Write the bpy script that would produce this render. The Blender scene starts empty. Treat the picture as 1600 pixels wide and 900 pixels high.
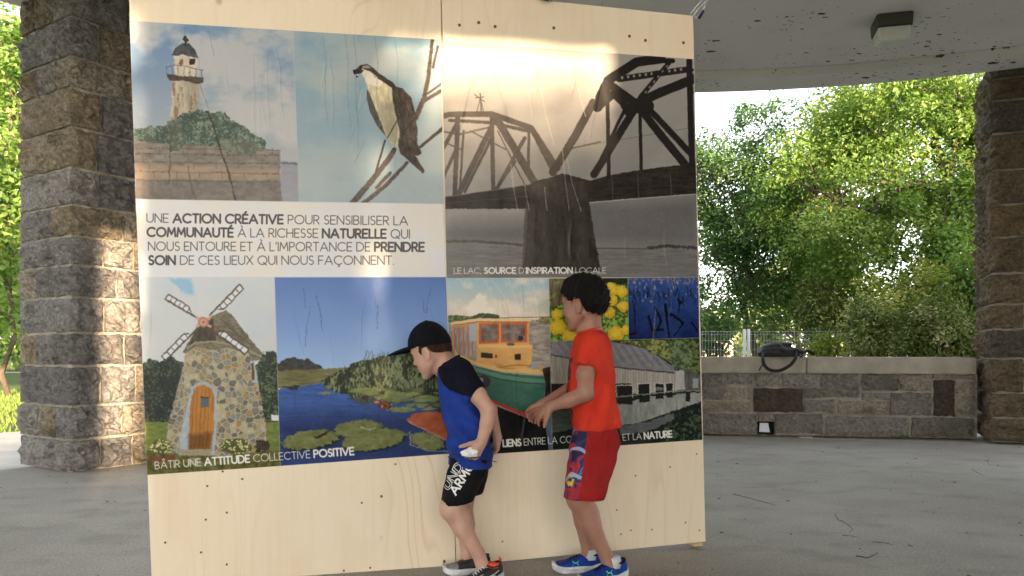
import bpy, bmesh, math, random
import numpy as np
from mathutils import Vector, Matrix
from mathutils.bvhtree import BVHTree
# ---------------------------------------------------------------- camera, world, sun, exposure
scene = bpy.context.scene
C = scene.collection
R = math.radians
CAM = bpy.data.cameras.new('camera'); cam = bpy.data.objects.new('camera', CAM); C.objects.link(cam)
CAM.sensor_width = 36; CAM.lens = 27.0; CAM.shift_y = 95/1600
CAM.clip_start = .05; CAM.clip_end = 3000
cam.location = (0, 0, .893); cam.rotation_euler = (R(90), 0, 0)
scene.camera = cam
SUN_EL, SUN_AZ = R(6.8), R(25)         # sun low behind the camera, 22 degrees to its right
SUN_VEC = Vector((math.sin(SUN_AZ)*math.cos(SUN_EL), -math.cos(SUN_AZ)*math.cos(SUN_EL), math.sin(SUN_EL)))
W = bpy.data.worlds.new('World'); scene.world = W; W.use_nodes = True
nt = W.node_tree; nt.nodes.clear()
o_ = nt.nodes.new('ShaderNodeOutputWorld'); b_ = nt.nodes.new('ShaderNodeBackground'); s_ = nt.nodes.new('ShaderNodeTexSky')
s_.sky_type = 'NISHITA'; s_.sun_disc = False; s_.sun_elevation = SUN_EL
s_.sun_rotation = math.atan2(SUN_VEC.x, SUN_VEC.y)
s_.air_density = 1.0; s_.dust_density = 1.2; s_.ozone_density = 1.0
b_.inputs['Strength'].default_value = .15
wb_ = nt.nodes.new('ShaderNodeMix'); wb_.data_type = 'RGBA'; wb_.blend_type = 'MULTIPLY'; wb_.inputs[0].default_value = 1; wb_.inputs[7].default_value = (.97, .965, .97, 1)   # evening warmth
hs_ = nt.nodes.new('ShaderNodeHueSaturation'); hs_.inputs['Saturation'].default_value = .34   # thin evening haze
nt.links.new(s_.outputs[0], hs_.inputs['Color']); nt.links.new(hs_.outputs[0], wb_.inputs[6]); nt.links.new(wb_.outputs[2], b_.inputs[0]); nt.links.new(b_.outputs[0], o_.inputs[0])
sl_ = bpy.data.lights.new('sun', 'SUN'); sl_.energy = 3.4; sl_.angle = R(.53); sl_.color = (1, .73, .46)
sun = bpy.data.objects.new('sun', sl_); C.objects.link(sun); sun.location = (5, -12, 4)
sun.rotation_euler = SUN_VEC.to_track_quat('Z', 'Y').to_euler()
scene.view_settings.view_transform = 'Standard'; scene.view_settings.look = 'None'
scene.view_settings.exposure = 2.9; scene.view_settings.gamma = 1; scene.view_settings.use_curve_mapping = False
scene.cycles.max_bounces = 8; scene.cycles.diffuse_bounces = 4; scene.cycles.transparent_max_bounces = 8
scene.cycles.use_denoising = True
# ---------------------------------------------------------------- helpers
def tag(o, label=None, cat=None, group=None, kind=None):
    if label: o['label'] = label
    if cat: o['category'] = cat
    if group: o['group'] = group
    if kind: o['kind'] = kind
    return o
def empty(name, loc, label, cat, group=None, rz=0):
    o = bpy.data.objects.new(name, None); C.objects.link(o); o.location = loc; o.rotation_euler = (0, 0, rz); o.empty_display_size = .1
    return tag(o, label, cat, group)
def mesh(name, verts, faces, mats=None, parent=None, smooth=False, loc=None, fmat=None):
    """verts in world coordinates; loc moves the origin there"""
    me = bpy.data.meshes.new(name); v = np.asarray(verts, float)
    org = np.array(loc, float) if loc is not None else v.mean(0)
    if parent is not None: base = np.array(parent.matrix_world.translation if parent.parent is None else PW[parent.name])
    else: base = np.zeros(3)
    me.from_pydata((v-org).tolist(), [], [tuple(map(int, f)) for f in faces] if not isinstance(faces, list) else faces)
    if mats is not None:
        for m in (mats if isinstance(mats, (list, tuple)) else [mats]): me.materials.append(m)
    if fmat is not None: me.polygons.foreach_set('material_index', np.asarray(fmat, dtype=np.int32))
    if smooth: me.polygons.foreach_set('use_smooth', np.ones(len(me.polygons), bool))
    me.update()
    o = bpy.data.objects.new(name, me); C.objects.link(o)
    if parent is not None:
        o.parent = parent; o.location = tuple(org-base)
    else: o.location = tuple(org)
    PW[o.name] = org
    return o
PW = {}
bpy_update = bpy.context.view_layer.update
def E(name, loc, label, cat, group=None):
    o = empty(name, loc, label, cat, group); bpy_update(); PW[o.name] = np.array(loc, float); return o
def boxmesh(lo, hi):
    x0, y0, z0 = lo; x1, y1, z1 = hi
    v = [(x0, y0, z0), (x1, y0, z0), (x1, y1, z0), (x0, y1, z0), (x0, y0, z1), (x1, y0, z1), (x1, y1, z1), (x0, y1, z1)]
    return v, [(0, 3, 2, 1), (4, 5, 6, 7), (0, 1, 5, 4), (1, 2, 6, 5), (2, 3, 7, 6), (3, 0, 4, 7)]
def tube(path, rad, n=8, cap=True):
    path = [np.array(p, float) for p in path]; v = []; f = []
    rad = rad if isinstance(rad, (list, tuple, np.ndarray)) else [rad]*len(path)
    ref = np.array([.13, .27, .95])
    for i, p in enumerate(path):
        t = path[min(i+1, len(path)-1)]-path[max(i-1, 0)]; t = t/(np.linalg.norm(t)+1e-9)
        a = np.cross(t, ref); 
        if np.linalg.norm(a) < .2: a = np.cross(t, np.array([1., .1, 0]))
        a /= np.linalg.norm(a); b = np.cross(t, a)
        for k in range(n):
            an = 2*math.pi*k/n; v.append(p+rad[i]*(a*math.cos(an)+b*math.sin(an)))
    for i in range(len(path)-1):
        for k in range(n):
            k2 = (k+1) % n; f.append((i*n+k, i*n+k2, (i+1)*n+k2, (i+1)*n+k))
    if cap: f.append(tuple(range(n-1, -1, -1))); f.append(tuple(range((len(path)-1)*n, len(path)*n)))
    return v, f
def joinm(parts):
    V = []; F = []
    for v, f in parts:
        b = len(V); V += [tuple(map(float, p)) for p in v]; F += [tuple(i+b for i in q) for q in f]
    return V, F
def P3(px, py, Y):
    """point seen at photo pixel (px, py) at distance Y"""
    return np.array([(px-800)/1200*Y, Y, .893+(545-py)/1200*Y])
# --- materials
def new_mat(name):
    m = bpy.data.materials.new(name); m.use_nodes = True; t = m.node_tree; b = t.nodes['Principled BSDF']; return m, t, b
def N(t, typ, **k):
    n = t.nodes.new(typ)
    for a, v in k.items():
        if a.startswith('i_'):
            key = a[2:].replace('_', ' '); n.inputs[int(key) if key.isdigit() else key].default_value = v
        else: setattr(n, a, v)
    return n
def ramp(t, fac, stops, interp='LINEAR'):
    r = t.nodes.new('ShaderNodeValToRGB'); r.color_ramp.interpolation = interp
    e = r.color_ramp.elements
    while len(e) < len(stops): e.new(.5)
    for q, (p, c) in zip(e, stops): q.position = p; q.color = (*lin(c), 1)
    t.links.new(fac, r.inputs[0]); return r.outputs[0]
def lin(c):
    c = [x/255 for x in c]; return tuple(x/12.92 if x <= .04045 else ((x+.055)/1.055)**2.4 for x in c)
def mix(t, fac, a, b, blend='MIX'):
    m = t.nodes.new('ShaderNodeMix'); m.data_type = 'RGBA'; m.blend_type = blend
    for s, v in ((m.inputs[0], fac), (m.inputs[6], a), (m.inputs[7], b)):
        if hasattr(v, 'node') or hasattr(v, 'is_linked'): t.links.new(v, s)
        elif isinstance(v, (int, float)): s.default_value = v
        else: s.default_value = (*lin(v), 1)
    return m.outputs[2]
def pos(t, sc=(1, 1, 1), mode='Position', rot=(0, 0, 0)):
    if mode == 'Position': src = t.nodes.new('ShaderNodeNewGeometry').outputs['Position']
    else: src = t.nodes.new('ShaderNodeTexCoord').outputs[mode]
    mp = t.nodes.new('ShaderNodeMapping'); mp.inputs['Scale'].default_value = sc; mp.inputs['Rotation'].default_value = rot
    t.links.new(src, mp.inputs[0]); return mp.outputs[0]
def noise(t, vec, s, d=4, r=.55, out='Fac', dist=0):
    n = N(t, 'ShaderNodeTexNoise'); n.inputs['Scale'].default_value = s; n.inputs['Detail'].default_value = d; n.inputs['Roughness'].default_value = r; n.inputs['Distortion'].default_value = dist
    if vec is not None: t.links.new(vec, n.inputs['Vector'])
    return n.outputs[out]
def bump(t, b, h, st, dist=.01):
    n = N(t, 'ShaderNodeBump'); n.inputs['Strength'].default_value = st; n.inputs['Distance'].default_value = dist
    t.links.new(h, n.inputs['Height']); t.links.new(n.outputs[0], b.inputs['Normal']); return n
def simple(name, col, rough=.6, col2=None, sc=8, bs=0, bsc=60, metal=0, mode='Position', spec=.5, bd=.01, det=4, vs=(1, 1, 1)):
    m, t, b = new_mat(name); v = pos(t, vs, mode)
    if col2 is not None:
        f = noise(t, v, sc, det); t.links.new(ramp(t, f, [(.35, col), (.65, col2)]), b.inputs['Base Color'])
    else: b.inputs['Base Color'].default_value = (*lin(col), 1)
    b.inputs['Roughness'].default_value = rough; b.inputs['Metallic'].default_value = metal; b.inputs['Specular IOR Level'].default_value = spec
    if bs: bump(t, b, noise(t, v, bsc, 3), bs, bd)
    return m
















PRINT_V = .92
# ---------------------------------------------------------------- printed pictures (flat print) painted in code
FPX, HZ, CAMH = 1200.0, 545.0, 0.893          # focal length and horizon in picture pixels, lens height in metres
PA = np.array([-1.397, 2.88]); PB = np.array([0.8346, 3.43])   # plan line of the board
PD = (PB-PA)/np.linalg.norm(PB-PA)
def px2uz(px, py):
    """photo pixel -> (distance along the board from its left end, height)"""
    k = (np.asarray(px, float)-800)/FPX
    # PA + PD*u : x = k*y
    u = (k*PA[1]-PA[0])/(PD[0]-k*PD[1])
    y = PA[1]+PD[1]*u
    return u, CAMH+(HZ-np.asarray(py, float))/FPX*y
def uz2px(u, z):
    x = PA[0]+PD[0]*u; y = PA[1]+PD[1]*u
    return 800+FPX*x/y, HZ-(z-CAMH)*FPX/y
CU0, CU1, CZ0, CZ1, CR = -0.04, 2.34, 0.36, 2.22, 640
CW, CHT = int((CU1-CU0)*CR), int((CZ1-CZ0)*CR)
_u = CU0+(np.arange(CW)+.5)/CR; _z = CZ0+(np.arange(CHT)+.5)/CR
GU, GZ = np.meshgrid(_u, _z)
PX, PY = uz2px(GU, GZ); PX = PX.astype(np.float32); PY = PY.astype(np.float32)
IMG = np.full((CHT, CW, 3), 0.75, np.float32); BMP = np.full((CHT, CW), .5, np.float32)
_rs = np.random.RandomState(5); _LAT = _rs.rand(256, 256).astype(np.float32)
def vnoise(x, y, s=0):
    x = x+s*17.3; y = y+s*9.7
    xi = np.floor(x).astype(int); yi = np.floor(y).astype(int); fx = x-xi; fy = y-yi
    fx = fx*fx*(3-2*fx); fy = fy*fy*(3-2*fy)
    a = _LAT[yi & 255, xi & 255]; b = _LAT[yi & 255, (xi+1) & 255]; c = _LAT[(yi+1) & 255, xi & 255]; d = _LAT[(yi+1) & 255, (xi+1) & 255]
    return (a*(1-fx)+b*fx)*(1-fy)+(c*(1-fx)+d*fx)*fy
def fbm(x, y, s=0, o=4):
    r = 0; a = .5; t = 0
    for i in range(o):
        r = r+a*vnoise(x, y, s+i*3); t += a; a *= .55; x = x*2.03; y = y*2.03
    return r/t
def box(x0, y0, x1, y1):
    us, zs = [], []
    for x in (x0, x1):
        for y in (y0, y1):
            u, z = px2uz(x, y); us.append(u); zs.append(z)
    i0 = max(0, int((min(us)-CU0)*CR)-2); i1 = min(CW, int((max(us)-CU0)*CR)+3)
    j0 = max(0, int((min(zs)-CZ0)*CR)-2); j1 = min(CHT, int((max(zs)-CZ0)*CR)+3)
    return slice(j0, j1), slice(i0, i1)
CLIP = None; PX0, PY0 = PX, PY
def warp(a):
    """loosen outlines so that painted shapes look like photographed ones"""
    global PX, PY
    if not a: PX, PY = PX0, PY0; return
    PX = (PX0+a*((fbm(PX0/7, PY0/7, 71, 3)-.5)*3.2+(vnoise(PX0/2.1, PY0/2.1, 73)-.5)*1.3)).astype(np.float32)
    PY = (PY0+a*((fbm(PX0/7, PY0/7, 81, 3)-.5)*3.2+(vnoise(PX0/2.1, PY0/2.1, 83)-.5)*1.3)).astype(np.float32)
def clipto(pts):
    global CLIP
    CLIP = None if pts is None else np.clip(.5-polysd(PX0, PY0, pts)/.5, 0, 1)
def polysd(x, y, pts):
    pts = np.asarray(pts, float); n = len(pts); d = np.full(x.shape, 1e9, np.float32); ins = np.zeros(x.shape, bool)
    for i in range(n):
        ax, ay = pts[i]; bx, by = pts[(i+1) % n]
        ex, ey = bx-ax, by-ay; wx = x-ax; wy = y-ay
        t = np.clip((wx*ex+wy*ey)/(ex*ex+ey*ey+1e-9), 0, 1)
        dx = wx-ex*t; dy = wy-ey*t; d = np.minimum(d, dx*dx+dy*dy)
        c = ((ay > y) != (by > y))
        if ey != 0: ins ^= c & (x < (ex*(y-ay)/ey+ax))
    d = np.sqrt(d); return np.where(ins, -d, d)
def blend(sl, m, col, a=1):
    if CLIP is not None: m = m*CLIP[sl]
    m = (m*a)[..., None]
    IMG[sl] = IMG[sl]*(1-m)+m*np.asarray(col, np.float32)/255.
def shade(sl, col, tex):
    """tex=(amp, sx, sy, seed): noise with cell sizes sx, sy pixels"""
    col = np.asarray(col, np.float32)
    if tex is None: return col
    amp, sx, sy, sd = tex
    n = fbm(PX[sl]/sx, PY[sl]/sy, sd)-.5
    return col+n[..., None]*2*amp
def poly(pts, col, soft=.8, a=1, tex=None, rough=0, rs=4):
    pts = np.asarray(pts, float); p = 3+rough*2+soft*.6
    sl = box(pts[:, 0].min()-p, pts[:, 1].min()-p, pts[:, 0].max()+p, pts[:, 1].max()+p)
    x, y = PX[sl], PY[sl]; d = polysd(x, y, pts)
    if rough: d = d+(fbm(x/rs, y/rs, 3)-.5)*2*rough
    blend(sl, np.clip(.5-d/soft, 0, 1), shade(sl, col, tex), a)
def line(pts, w, col, a=1, w1=None, soft=.8, rough=0, tex=None):
    pts = np.asarray(pts, float); m = max(w, w1 or 0)+3
    sl = box(pts[:, 0].min()-m, pts[:, 1].min()-m, pts[:, 0].max()+m, pts[:, 1].max()+m)
    x, y = PX[sl], PY[sl]; d = np.full(x.shape, 1e9, np.float32); n = len(pts)-1
    for i in range(n):
        ax, ay = pts[i]; bx, by = pts[i+1]; ex, ey = bx-ax, by-ay
        t = np.clip(((x-ax)*ex+(y-ay)*ey)/(ex*ex+ey*ey+1e-9), 0, 1)
        ww = w if w1 is None else w+(w1-w)*(i+t)/n
        d = np.minimum(d, np.hypot(x-ax-ex*t, y-ay-ey*t)-ww/2)
    if rough: d = d+(fbm(x/2.5, y/2.5, 7)-.5)*2*rough
    blend(sl, np.clip(.5-d/soft, 0, 1), shade(sl, col, tex), a)
def ell(cx, cy, rx, ry, col, a=1, soft=.8, ang=0, tex=None, rough=0):
    r = max(rx, ry)+2+rough; sl = box(cx-r, cy-r, cx+r, cy+r)
    x, y = PX[sl]-cx, PY[sl]-cy; c, s = math.cos(ang), math.sin(ang)
    X = (x*c+y*s)/rx; Y = (-x*s+y*c)/ry
    d = (np.hypot(X, Y)-1)*min(rx, ry)
    if rough: d = d+(fbm(PX[sl]/3, PY[sl]/3, 9)-.5)*2*rough
    blend(sl, np.clip(.5-d/soft, 0, 1), shade(sl, col, tex), a)
def sky(q, top, bot, cloud, cs, amt, seed, lo=.45):
    x0, y0 = min(p[0] for p in q), min(p[1] for p in q); x1, y1 = max(p[0] for p in q), max(p[1] for p in q)
    sl = box(x0-2, y0-2, x1+2, y1+2); x, y = PX[sl], PY[sl]
    t = np.clip((y-y0)/(y1-y0), 0, 1)[..., None]
    c = np.array(top, float)*(1-t)+np.array(bot, float)*t
    n = fbm(x/cs, y/cs*1.5, seed, 5); n = np.clip((n-lo)/.2, 0, 1)[..., None]*amt
    c = c*(1-n)+np.array(cloud, float)*n
    blend(sl, np.clip(.5-(polysd(x, y, q)-(3 if CLIP is not None else 0))/.8, 0, 1), c)
def leafy(q, dark, light, sz, seed, rough=3, dens=.5, sy=None):
    """foliage mass: dark base, light flecks"""
    poly(q, dark, rough=rough, rs=sz*2)
    q = np.asarray(q, float); sl = box(q[:, 0].min()-3, q[:, 1].min()-3, q[:, 0].max()+3, q[:, 1].max()+3)
    x, y = PX[sl], PY[sl]; sy = sy or sz
    n = vnoise(x/sz, y/sy, seed)*.6+vnoise(x/sz*2.3, y/sy*2.1, seed+4)*.4; big = fbm(x/(sz*6), y/(sy*6), seed+9)
    m = np.clip((n*.7+big*.5-.6+(dens-.5)*.5)*7, 0, 1)
    d = polysd(x, y, q)+(fbm(x/(sz*2), y/(sz*2), 3)-.5)*2*rough
    blend(sl, m*np.clip(.5-d/.8, 0, 1), light)
# --- stroke lettering: every capital is a list of polylines on a 1 x 1 box
def arc(cx, cy, rx, ry, a0, a1, n=14):
    return [(cx+rx*math.cos(math.radians(a0+(a1-a0)*i/n)), cy+ry*math.sin(math.radians(a0+(a1-a0)*i/n))) for i in range(n+1)]
GL = {
 'A': (.86, [[(0, 0), (.43, 1), (.86, 0)], [(.14, .33), (.72, .33)]]),
 'B': (.6, [[(0, 0), (0, 1), (.28, 1)]+arc(.28, .75, .24, .25, 90, -90)+[(0, .5)], [(0, 0), (.3, 0)]+arc(.3, .25, .28, .25, -90, 90)]),
 'C': (.86, [arc(.5, .5, .5, .5, 48, 312, 24)]),
 'D': (.78, [[(0, 0), (0, 1), (.28, 1)]+arc(.28, .5, .5, .5, 90, -90)+[(0, 0)]]),
 'E': (.52, [[(.52, 0), (0, 0), (0, 1), (.52, 1)], [(0, .5), (.46, .5)]]),
 'F': (.5, [[(0, 0), (0, 1), (.5, 1)], [(0, .5), (.44, .5)]]),
 'H': (.7, [[(0, 0), (0, 1)], [(.7, 0), (.7, 1)], [(0, .5), (.7, .5)]]),
 'I': (.0, [[(0, 0), (0, 1)]]),
 'L': (.46, [[(0, 1), (0, 0), (.46, 0)]]),
 'M': (.9, [[(0, 0), (.1, 1), (.45, .25), (.8, 1), (.9, 0)]]),
 'N': (.74, [[(0, 0), (0, 1), (.74, 0), (.74, 1)]]),
 'O': (1.0, [arc(.5, .5, .5, .5, 0, 360, 28)]),
 'P': (.54, [[(0, 0), (0, 1), (.28, 1)]+arc(.28, .73, .26, .27, 90, -90)+[(0, .46)]]),
 'Q': (1.0, [arc(.5, .5, .5, .5, 0, 360, 28), [(.6, .25), (.95, -.08)]]),
 'R': (.58, [[(0, 0), (0, 1), (.28, 1)]+arc(.28, .73, .26, .27, 90, -90)+[(0, .46)], [(.26, .46), (.58, 0)]]),
 'S': (.5, [arc(.26, .75, .22, .25, 40, 270, 12)+arc(.25, .25, .25, .25, 90, -140, 12)]),
 'T': (.6, [[(0, 1), (.6, 1)], [(.3, 1), (.3, 0)]]),
 'U': (.7, [[(0, 1), (0, .35)]+arc(.35, .35, .35, .35, 180, 360)+[(.7, 1)]]),
 'V': (.8, [[(0, 1), (.4, 0), (.8, 1)]]),
 'X': (.7, [[(0, 0), (.7, 1)], [(0, 1), (.7, 0)]]),
 "'": (.08, [[(.06, 1), (.02, .78)]]), ',': (.1, [[(.06, .04), (.0, -.14)]]), '.': (.06, [[(.02, .02), (.04, .02)]]), ' ': (.18, []),
}
GL['É'] = (GL['E'][0], GL['E'][1]+[[(.2, 1.16), (.36, 1.34)]]); GL['À'] = (.86, GL['A'][1]+[[(.5, 1.14), (.34, 1.34)]])
GL['Â'] = (.86, GL['A'][1]+[[(.26, 1.16), (.43, 1.34), (.6, 1.16)]]); GL['Ç'] = (.86, GL['C'][1]+[[(.5, 0), (.5, -.12), (.6, -.2), (.42, -.27)]])
def layout(txt, gap=.2):
    """*bold* marks; yields (strokes, bold) in a box from 0 to the returned width"""
    x = 0; b = False; out = []
    for ch in txt:
        if ch == '*': b = not b; continue
        w, st = GL[ch]
        for s in st: out.append(([(x+p[0], p[1]) for p in s], b))
        x += w+gap*(1.12 if b else 1)
    return out, x-gap
def text(txt, p0, p1, cap, col, wl, wb, a=1):
    out, W = layout(txt); p0 = np.array(p0, float); p1 = np.array(p1, float); d = (p1-p0)/W
    n = np.array([d[1], -d[0]]); n = n/np.linalg.norm(n)*cap
    for s, b in out: line([p0+d*q[0]+n*q[1] for q in s], wb if b else wl, col, a, soft=1.0)
def zf(ox, oy, k):
    return lambda *p: [(ox+p[i]/k, oy+p[i+1]/k) for i in range(0, len(p), 2)]
A1 = zf(200, 0, 2.728); A2 = zf(680, 0, 2.728); A3 = zf(200, 300, 3.2); A4 = zf(200, 430, 2.812); A5 = zf(430, 430, 2.9036); A6 = zf(690, 400, 2.812)
Q = {  # outlines of the separate printed pictures, photo pixels
 'lighthouse': [(203, 33), (458, 48.5), (467.5, 316), (212.5, 311.5)],
 'osprey': [(458, 48.5), (688.5, 62.5), (693, 319), (467.5, 316)],
 'text': [(212.5, 311.5), (693, 319), (696.5, 433), (217.5, 433.5)],
 'windmill': [(217.5, 433.5), (429, 433.3), (438, 728), (230, 742)],
 'pond': [(429, 433.3), (696.5, 433), (706.5, 708.5), (438, 728)],
 'bridge': [(690.5, 65), (1083, 93), (1090, 433), (697.5, 435)],
 'boat': [(697.5, 435), (857, 435), (862.5, 703), (707.5, 713)],
 'flowers': [(857, 435), (980, 434.3), (981.5, 531), (859, 533.5)],
 'reeds': [(980, 434.3), (1090, 433), (1092, 528), (981.5, 531)],
 'boathouse': [(859, 533.5), (1092, 528), (1096.5, 687), (862.5, 703)],
}
def art_lighthouse():
    clipto(Q['lighthouse'])
    sky(Q['lighthouse'], (112, 145, 185), (196, 190, 182), (196, 196, 196), 75, .85, 3, .42)
    T = lambda *p, **k: poly(A1(*p), **k)
    T(180, 520, 190, 345, 302, 345, 304, 470, 240, 505, col=(184, 176, 158), tex=(34, 4, 12, 2))
    for x, y, w in [(195, 380, 7), (230, 400, 4), (270, 440, 5), (205, 490, 12), (215, 430, 4), (285, 420, 4)]:
        line(A1(x, y-25, x+3, y+25), w/2, (120, 88, 66), .6, rough=2)
    T(258, 345, 302, 345, 304, 470, 262, 490, col=(120, 112, 100), a=.35, soft=14)
    T(198, 232, 296, 246, 292, 328, 200, 322, col=(205, 196, 180), tex=(25, 5, 5, 4))
    T(262, 252, 288, 255, 285, 280, 262, 278, col=(60, 50, 44)); ell(*A1(228, 268)[0], 3, 5, (120, 80, 60), .8)
    T(165, 318, 240, 326, 322, 332, 320, 350, 300, 360, 240, 345, 185, 347, 167, 335, col=(86, 76, 70), tex=(20, 4, 4, 1))
    for x in (166, 190, 215, 240, 265, 290, 315): line(A1(x, 320 if x < 250 else 330, x, 285+(x-166)*.08), .9, (90, 84, 80))
    line(A1(166, 288, 195, 280, 250, 285, 318, 302), 1, (90, 84, 80))
    T(188, 238, 204, 206, 232, 186, 262, 188, 288, 214, 300, 250, 284, 250, 245, 234, 205, 238, col=(78, 82, 86), tex=(24, 6, 6, 6))
    line(A1(245, 158, 245, 190), 3.5, (56, 62, 66)); ell(*A1(245, 172)[0], 4.6, 3.2, (60, 66, 70))
    line(A1(303, 350, 345, 470), .8, (120, 115, 110))
    leafy(A1(26, 552, 80, 542, 150, 545, 180, 512, 235, 490, 300, 468, 350, 480, 410, 478, 440, 510, 490, 535, 530, 570, 585, 600, 592, 650, 26, 620), (74, 88, 80), (132, 146, 130), 2.0, 2, 4, .5)
    T(28, 603, 300, 622, 650, 640, 648, 735, 662, 862, 30, 862, col=(132, 124, 116), tex=(30, 16, 5, 8))
    T(30, 700, 640, 722, 640, 765, 32, 765, col=(178, 152, 124), a=.55, soft=6)
    T(32, 768, 650, 768, 664, 862, 32, 862, col=(108, 100, 94), a=.55, tex=(30, 6, 6, 5))
    for y in (632, 655, 690, 732, 768): line(A1(28, y, 350, y+6, 640, y+10), .9, (74, 66, 60), .75, rough=.9)
    for k in range(26):
        x = 40+k*24; y = (632, 655, 690, 732)[k % 4]; line(A1(x, y, x+2, y+30), .8, (78, 70, 64), .7)
    leafy(A1(170, 520, 215, 505, 245, 600, 225, 640, 180, 650), (88, 98, 86), (120, 130, 112), 3, 5, 2)
    leafy(A1(380, 600, 480, 590, 560, 630, 545, 660, 420, 655), (96, 104, 94), (128, 134, 118), 3, 6, 2)
    T(650, 688, 724, 690, 732, 870, 655, 866, col=(150, 152, 162), tex=(8, 20, 3, 2)); line(A1(650, 697, 722, 700), 2.4, (92, 98, 108), rough=1)
    line(A1(335, 475, 365, 530, 395, 640, 430, 740, 460, 862), 2.4, (58, 52, 46), .85, rough=.8); line(A1(180, 540, 182, 650, 176, 780), 2, (66, 62, 56), .6, rough=1)
    line(A1(255, 710, 268, 790, 290, 862), 1.6, (90, 76, 62), .8); line(A1(345, 120, 365, 240), 1.2, (120, 135, 150), .6); line(A1(243, 108, 244, 150), 1.2, (100, 130, 170), .6)
def art_osprey():
    clipto(Q['osprey'])
    sky(Q['osprey'], (134, 166, 184), (160, 176, 184), (176, 186, 188), 90, .7, 11, .42)
    ell(*A1(1000, 260)[0], 52, 30, (186, 190, 188), .55, soft=16); ell(*A1(880, 350)[0], 34, 18, (182, 188, 188), .5, soft=14)
    P = lambda *p, **k: poly(A1(*p), **k)
    W = (86, 76, 68)
    line(A1(950, 875, 1040, 770, 1110, 680, 1135, 640), 9.5, W, w1=7, tex=(22, 4, 3, 1), rough=.8)
    line(A1(995, 875, 1100, 790, 1190, 695), 7, W, w1=5, tex=(22, 4, 3, 2), rough=.8)
    line(A1(1050, 755, 1095, 600), 3, (70, 62, 56)); line(A1(1060, 800, 1118, 738), 5, W); line(A1(1245, 628, 1340, 550), 4, (70, 62, 56), w1=5.5)
    P(1125, 368, 1170, 378, 1208, 418, 1222, 475, 1234, 560, 1232, 610, 1252, 655, 1232, 668, 1222, 662, 1264, 730, 1256, 740, 1205, 695, 1160, 655, 1138, 560, 1128, 430, col=(72, 64, 58), tex=(26, 4, 9, 3), rough=.8)
    P(1018, 384, 1034, 398, 1062, 480, 1092, 545, 1100, 585, 1060, 535, 1030, 475, 1018, 425, col=(84, 80, 76), tex=(20, 3, 6, 3))
    P(1008, 338, 1060, 322, 1122, 364, 1128, 430, 1140, 490, 1158, 560, 1150, 630, 1120, 612, 1098, 580, 1062, 482, 1026, 392, col=(200, 192, 162), tex=(34, 4, 8, 4), rough=.8)
    P(1065, 450, 1130, 440, 1152, 560, 1145, 625, 1110, 600, 1078, 520, col=(150, 142, 124), a=.55, soft=6, tex=(20, 2, 8, 4))
    P(990, 300, 1020, 288, 1062, 318, 1090, 348, 1070, 372, 1020, 360, col=(222, 216, 200))
    P(972, 298, 990, 280, 1016, 274, 1040, 288, 1075, 318, 1132, 356, 1142, 372, 1124, 376, 1080, 346, 1050, 330, 1036, 308, 1008, 300, 994, 314, 974, 316, col=(62, 56, 52), tex=(20, 4, 4, 6))
    P(964, 302, 976, 300, 986, 312, 982, 330, 974, 334, 972, 318, 963, 318, col=(40, 38, 38)); P(972, 318, 982, 316, 984, 326, 976, 326, col=(205, 205, 200)); ell(*A1(1000, 294)[0], 1.2, 1.2, (215, 170, 60))
    r = np.random.RandomState(2)
    for k in range(46):     # feather edges on back and wing
        t_ = r.rand(); x = 1140+80*t_+r.rand()*20*(1-t_); y = 390+t_*60+r.rand()*190
        if x > 1150+(y-380)*.35+55: continue
        line(A1(x, y, x+5+r.rand()*8, y+20+r.rand()*14), .9, (118, 106, 94) if k % 3 else (44, 38, 34), .65)
    for k in range(20): x = 1050+r.rand()*90; y = 400+r.rand()*180; line(A1(x, y, x+6, y+16), .8, (150, 138, 112), .4)
    P(996, 284, 1016, 279, 1036, 290, 1020, 294, 1002, 292, col=(196, 190, 178), a=.7); line(A1(1000, 298, 1030, 308, 1062, 334), 2.2, (226, 222, 210), .8); P(958, 300, 974, 296, 978, 306, 972, 312, 966, 322, 960, 314, col=(34, 32, 34))
    line(A1(1225, 505, 1262, 420, 1278, 340, 1298, 165), 8.5, W, w1=5, tex=(22, 4, 4, 3), rough=.8); line(A1(1278, 400, 1340, 355), 3.5, W); line(A1(1262, 432, 1340, 385), 5, W, rough=.6); line(A1(1300, 290, 1320, 200), 4, W)
    line(A1(1105, 590, 1150, 510, 1190, 465), 2, (66, 60, 54), .8); line(A1(1165, 580, 1228, 500), 2.5, (60, 54, 50), .8)
    for x in (830, 925, 1050, 1135, 960): line(A1(x, 150, x+14, 260, x+10, 420, x+24, 540), 1.1, (112, 132, 146), .5, rough=.6)
    line(A1(1010, 600, 965, 700), 1, (120, 130, 136), .6)
def art_text():
    clipto(Q['text'])
    sky(Q['text'], (220, 219, 220), (218, 220, 226), (226, 218, 208), 60, .6, 21, .45)
    c = (62, 60, 62)
    for t, x0, y0, x1, y1 in [('UNE *ACTION CRÉATIVE* POUR SENSIBILISER LA', 95, 152, 1397, 166), ('*COMMUNAUTÉ* À LA RICHESSE *NATURELLE* QUI', 98, 222, 1406, 232),
                              ('NOUS ENTOURE ET À L\'IMPORTANCE DE *PRENDRE*', 103, 293, 1480, 297), ('*SOIN* DE CES LIEUX QUI NOUS FAÇONNENT.', 106, 363, 1328, 363)]:
        text(t, A3(x0, y0)[0], A3(x1, y1)[0], 13.2, c, 1.35, 2.9)
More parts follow.
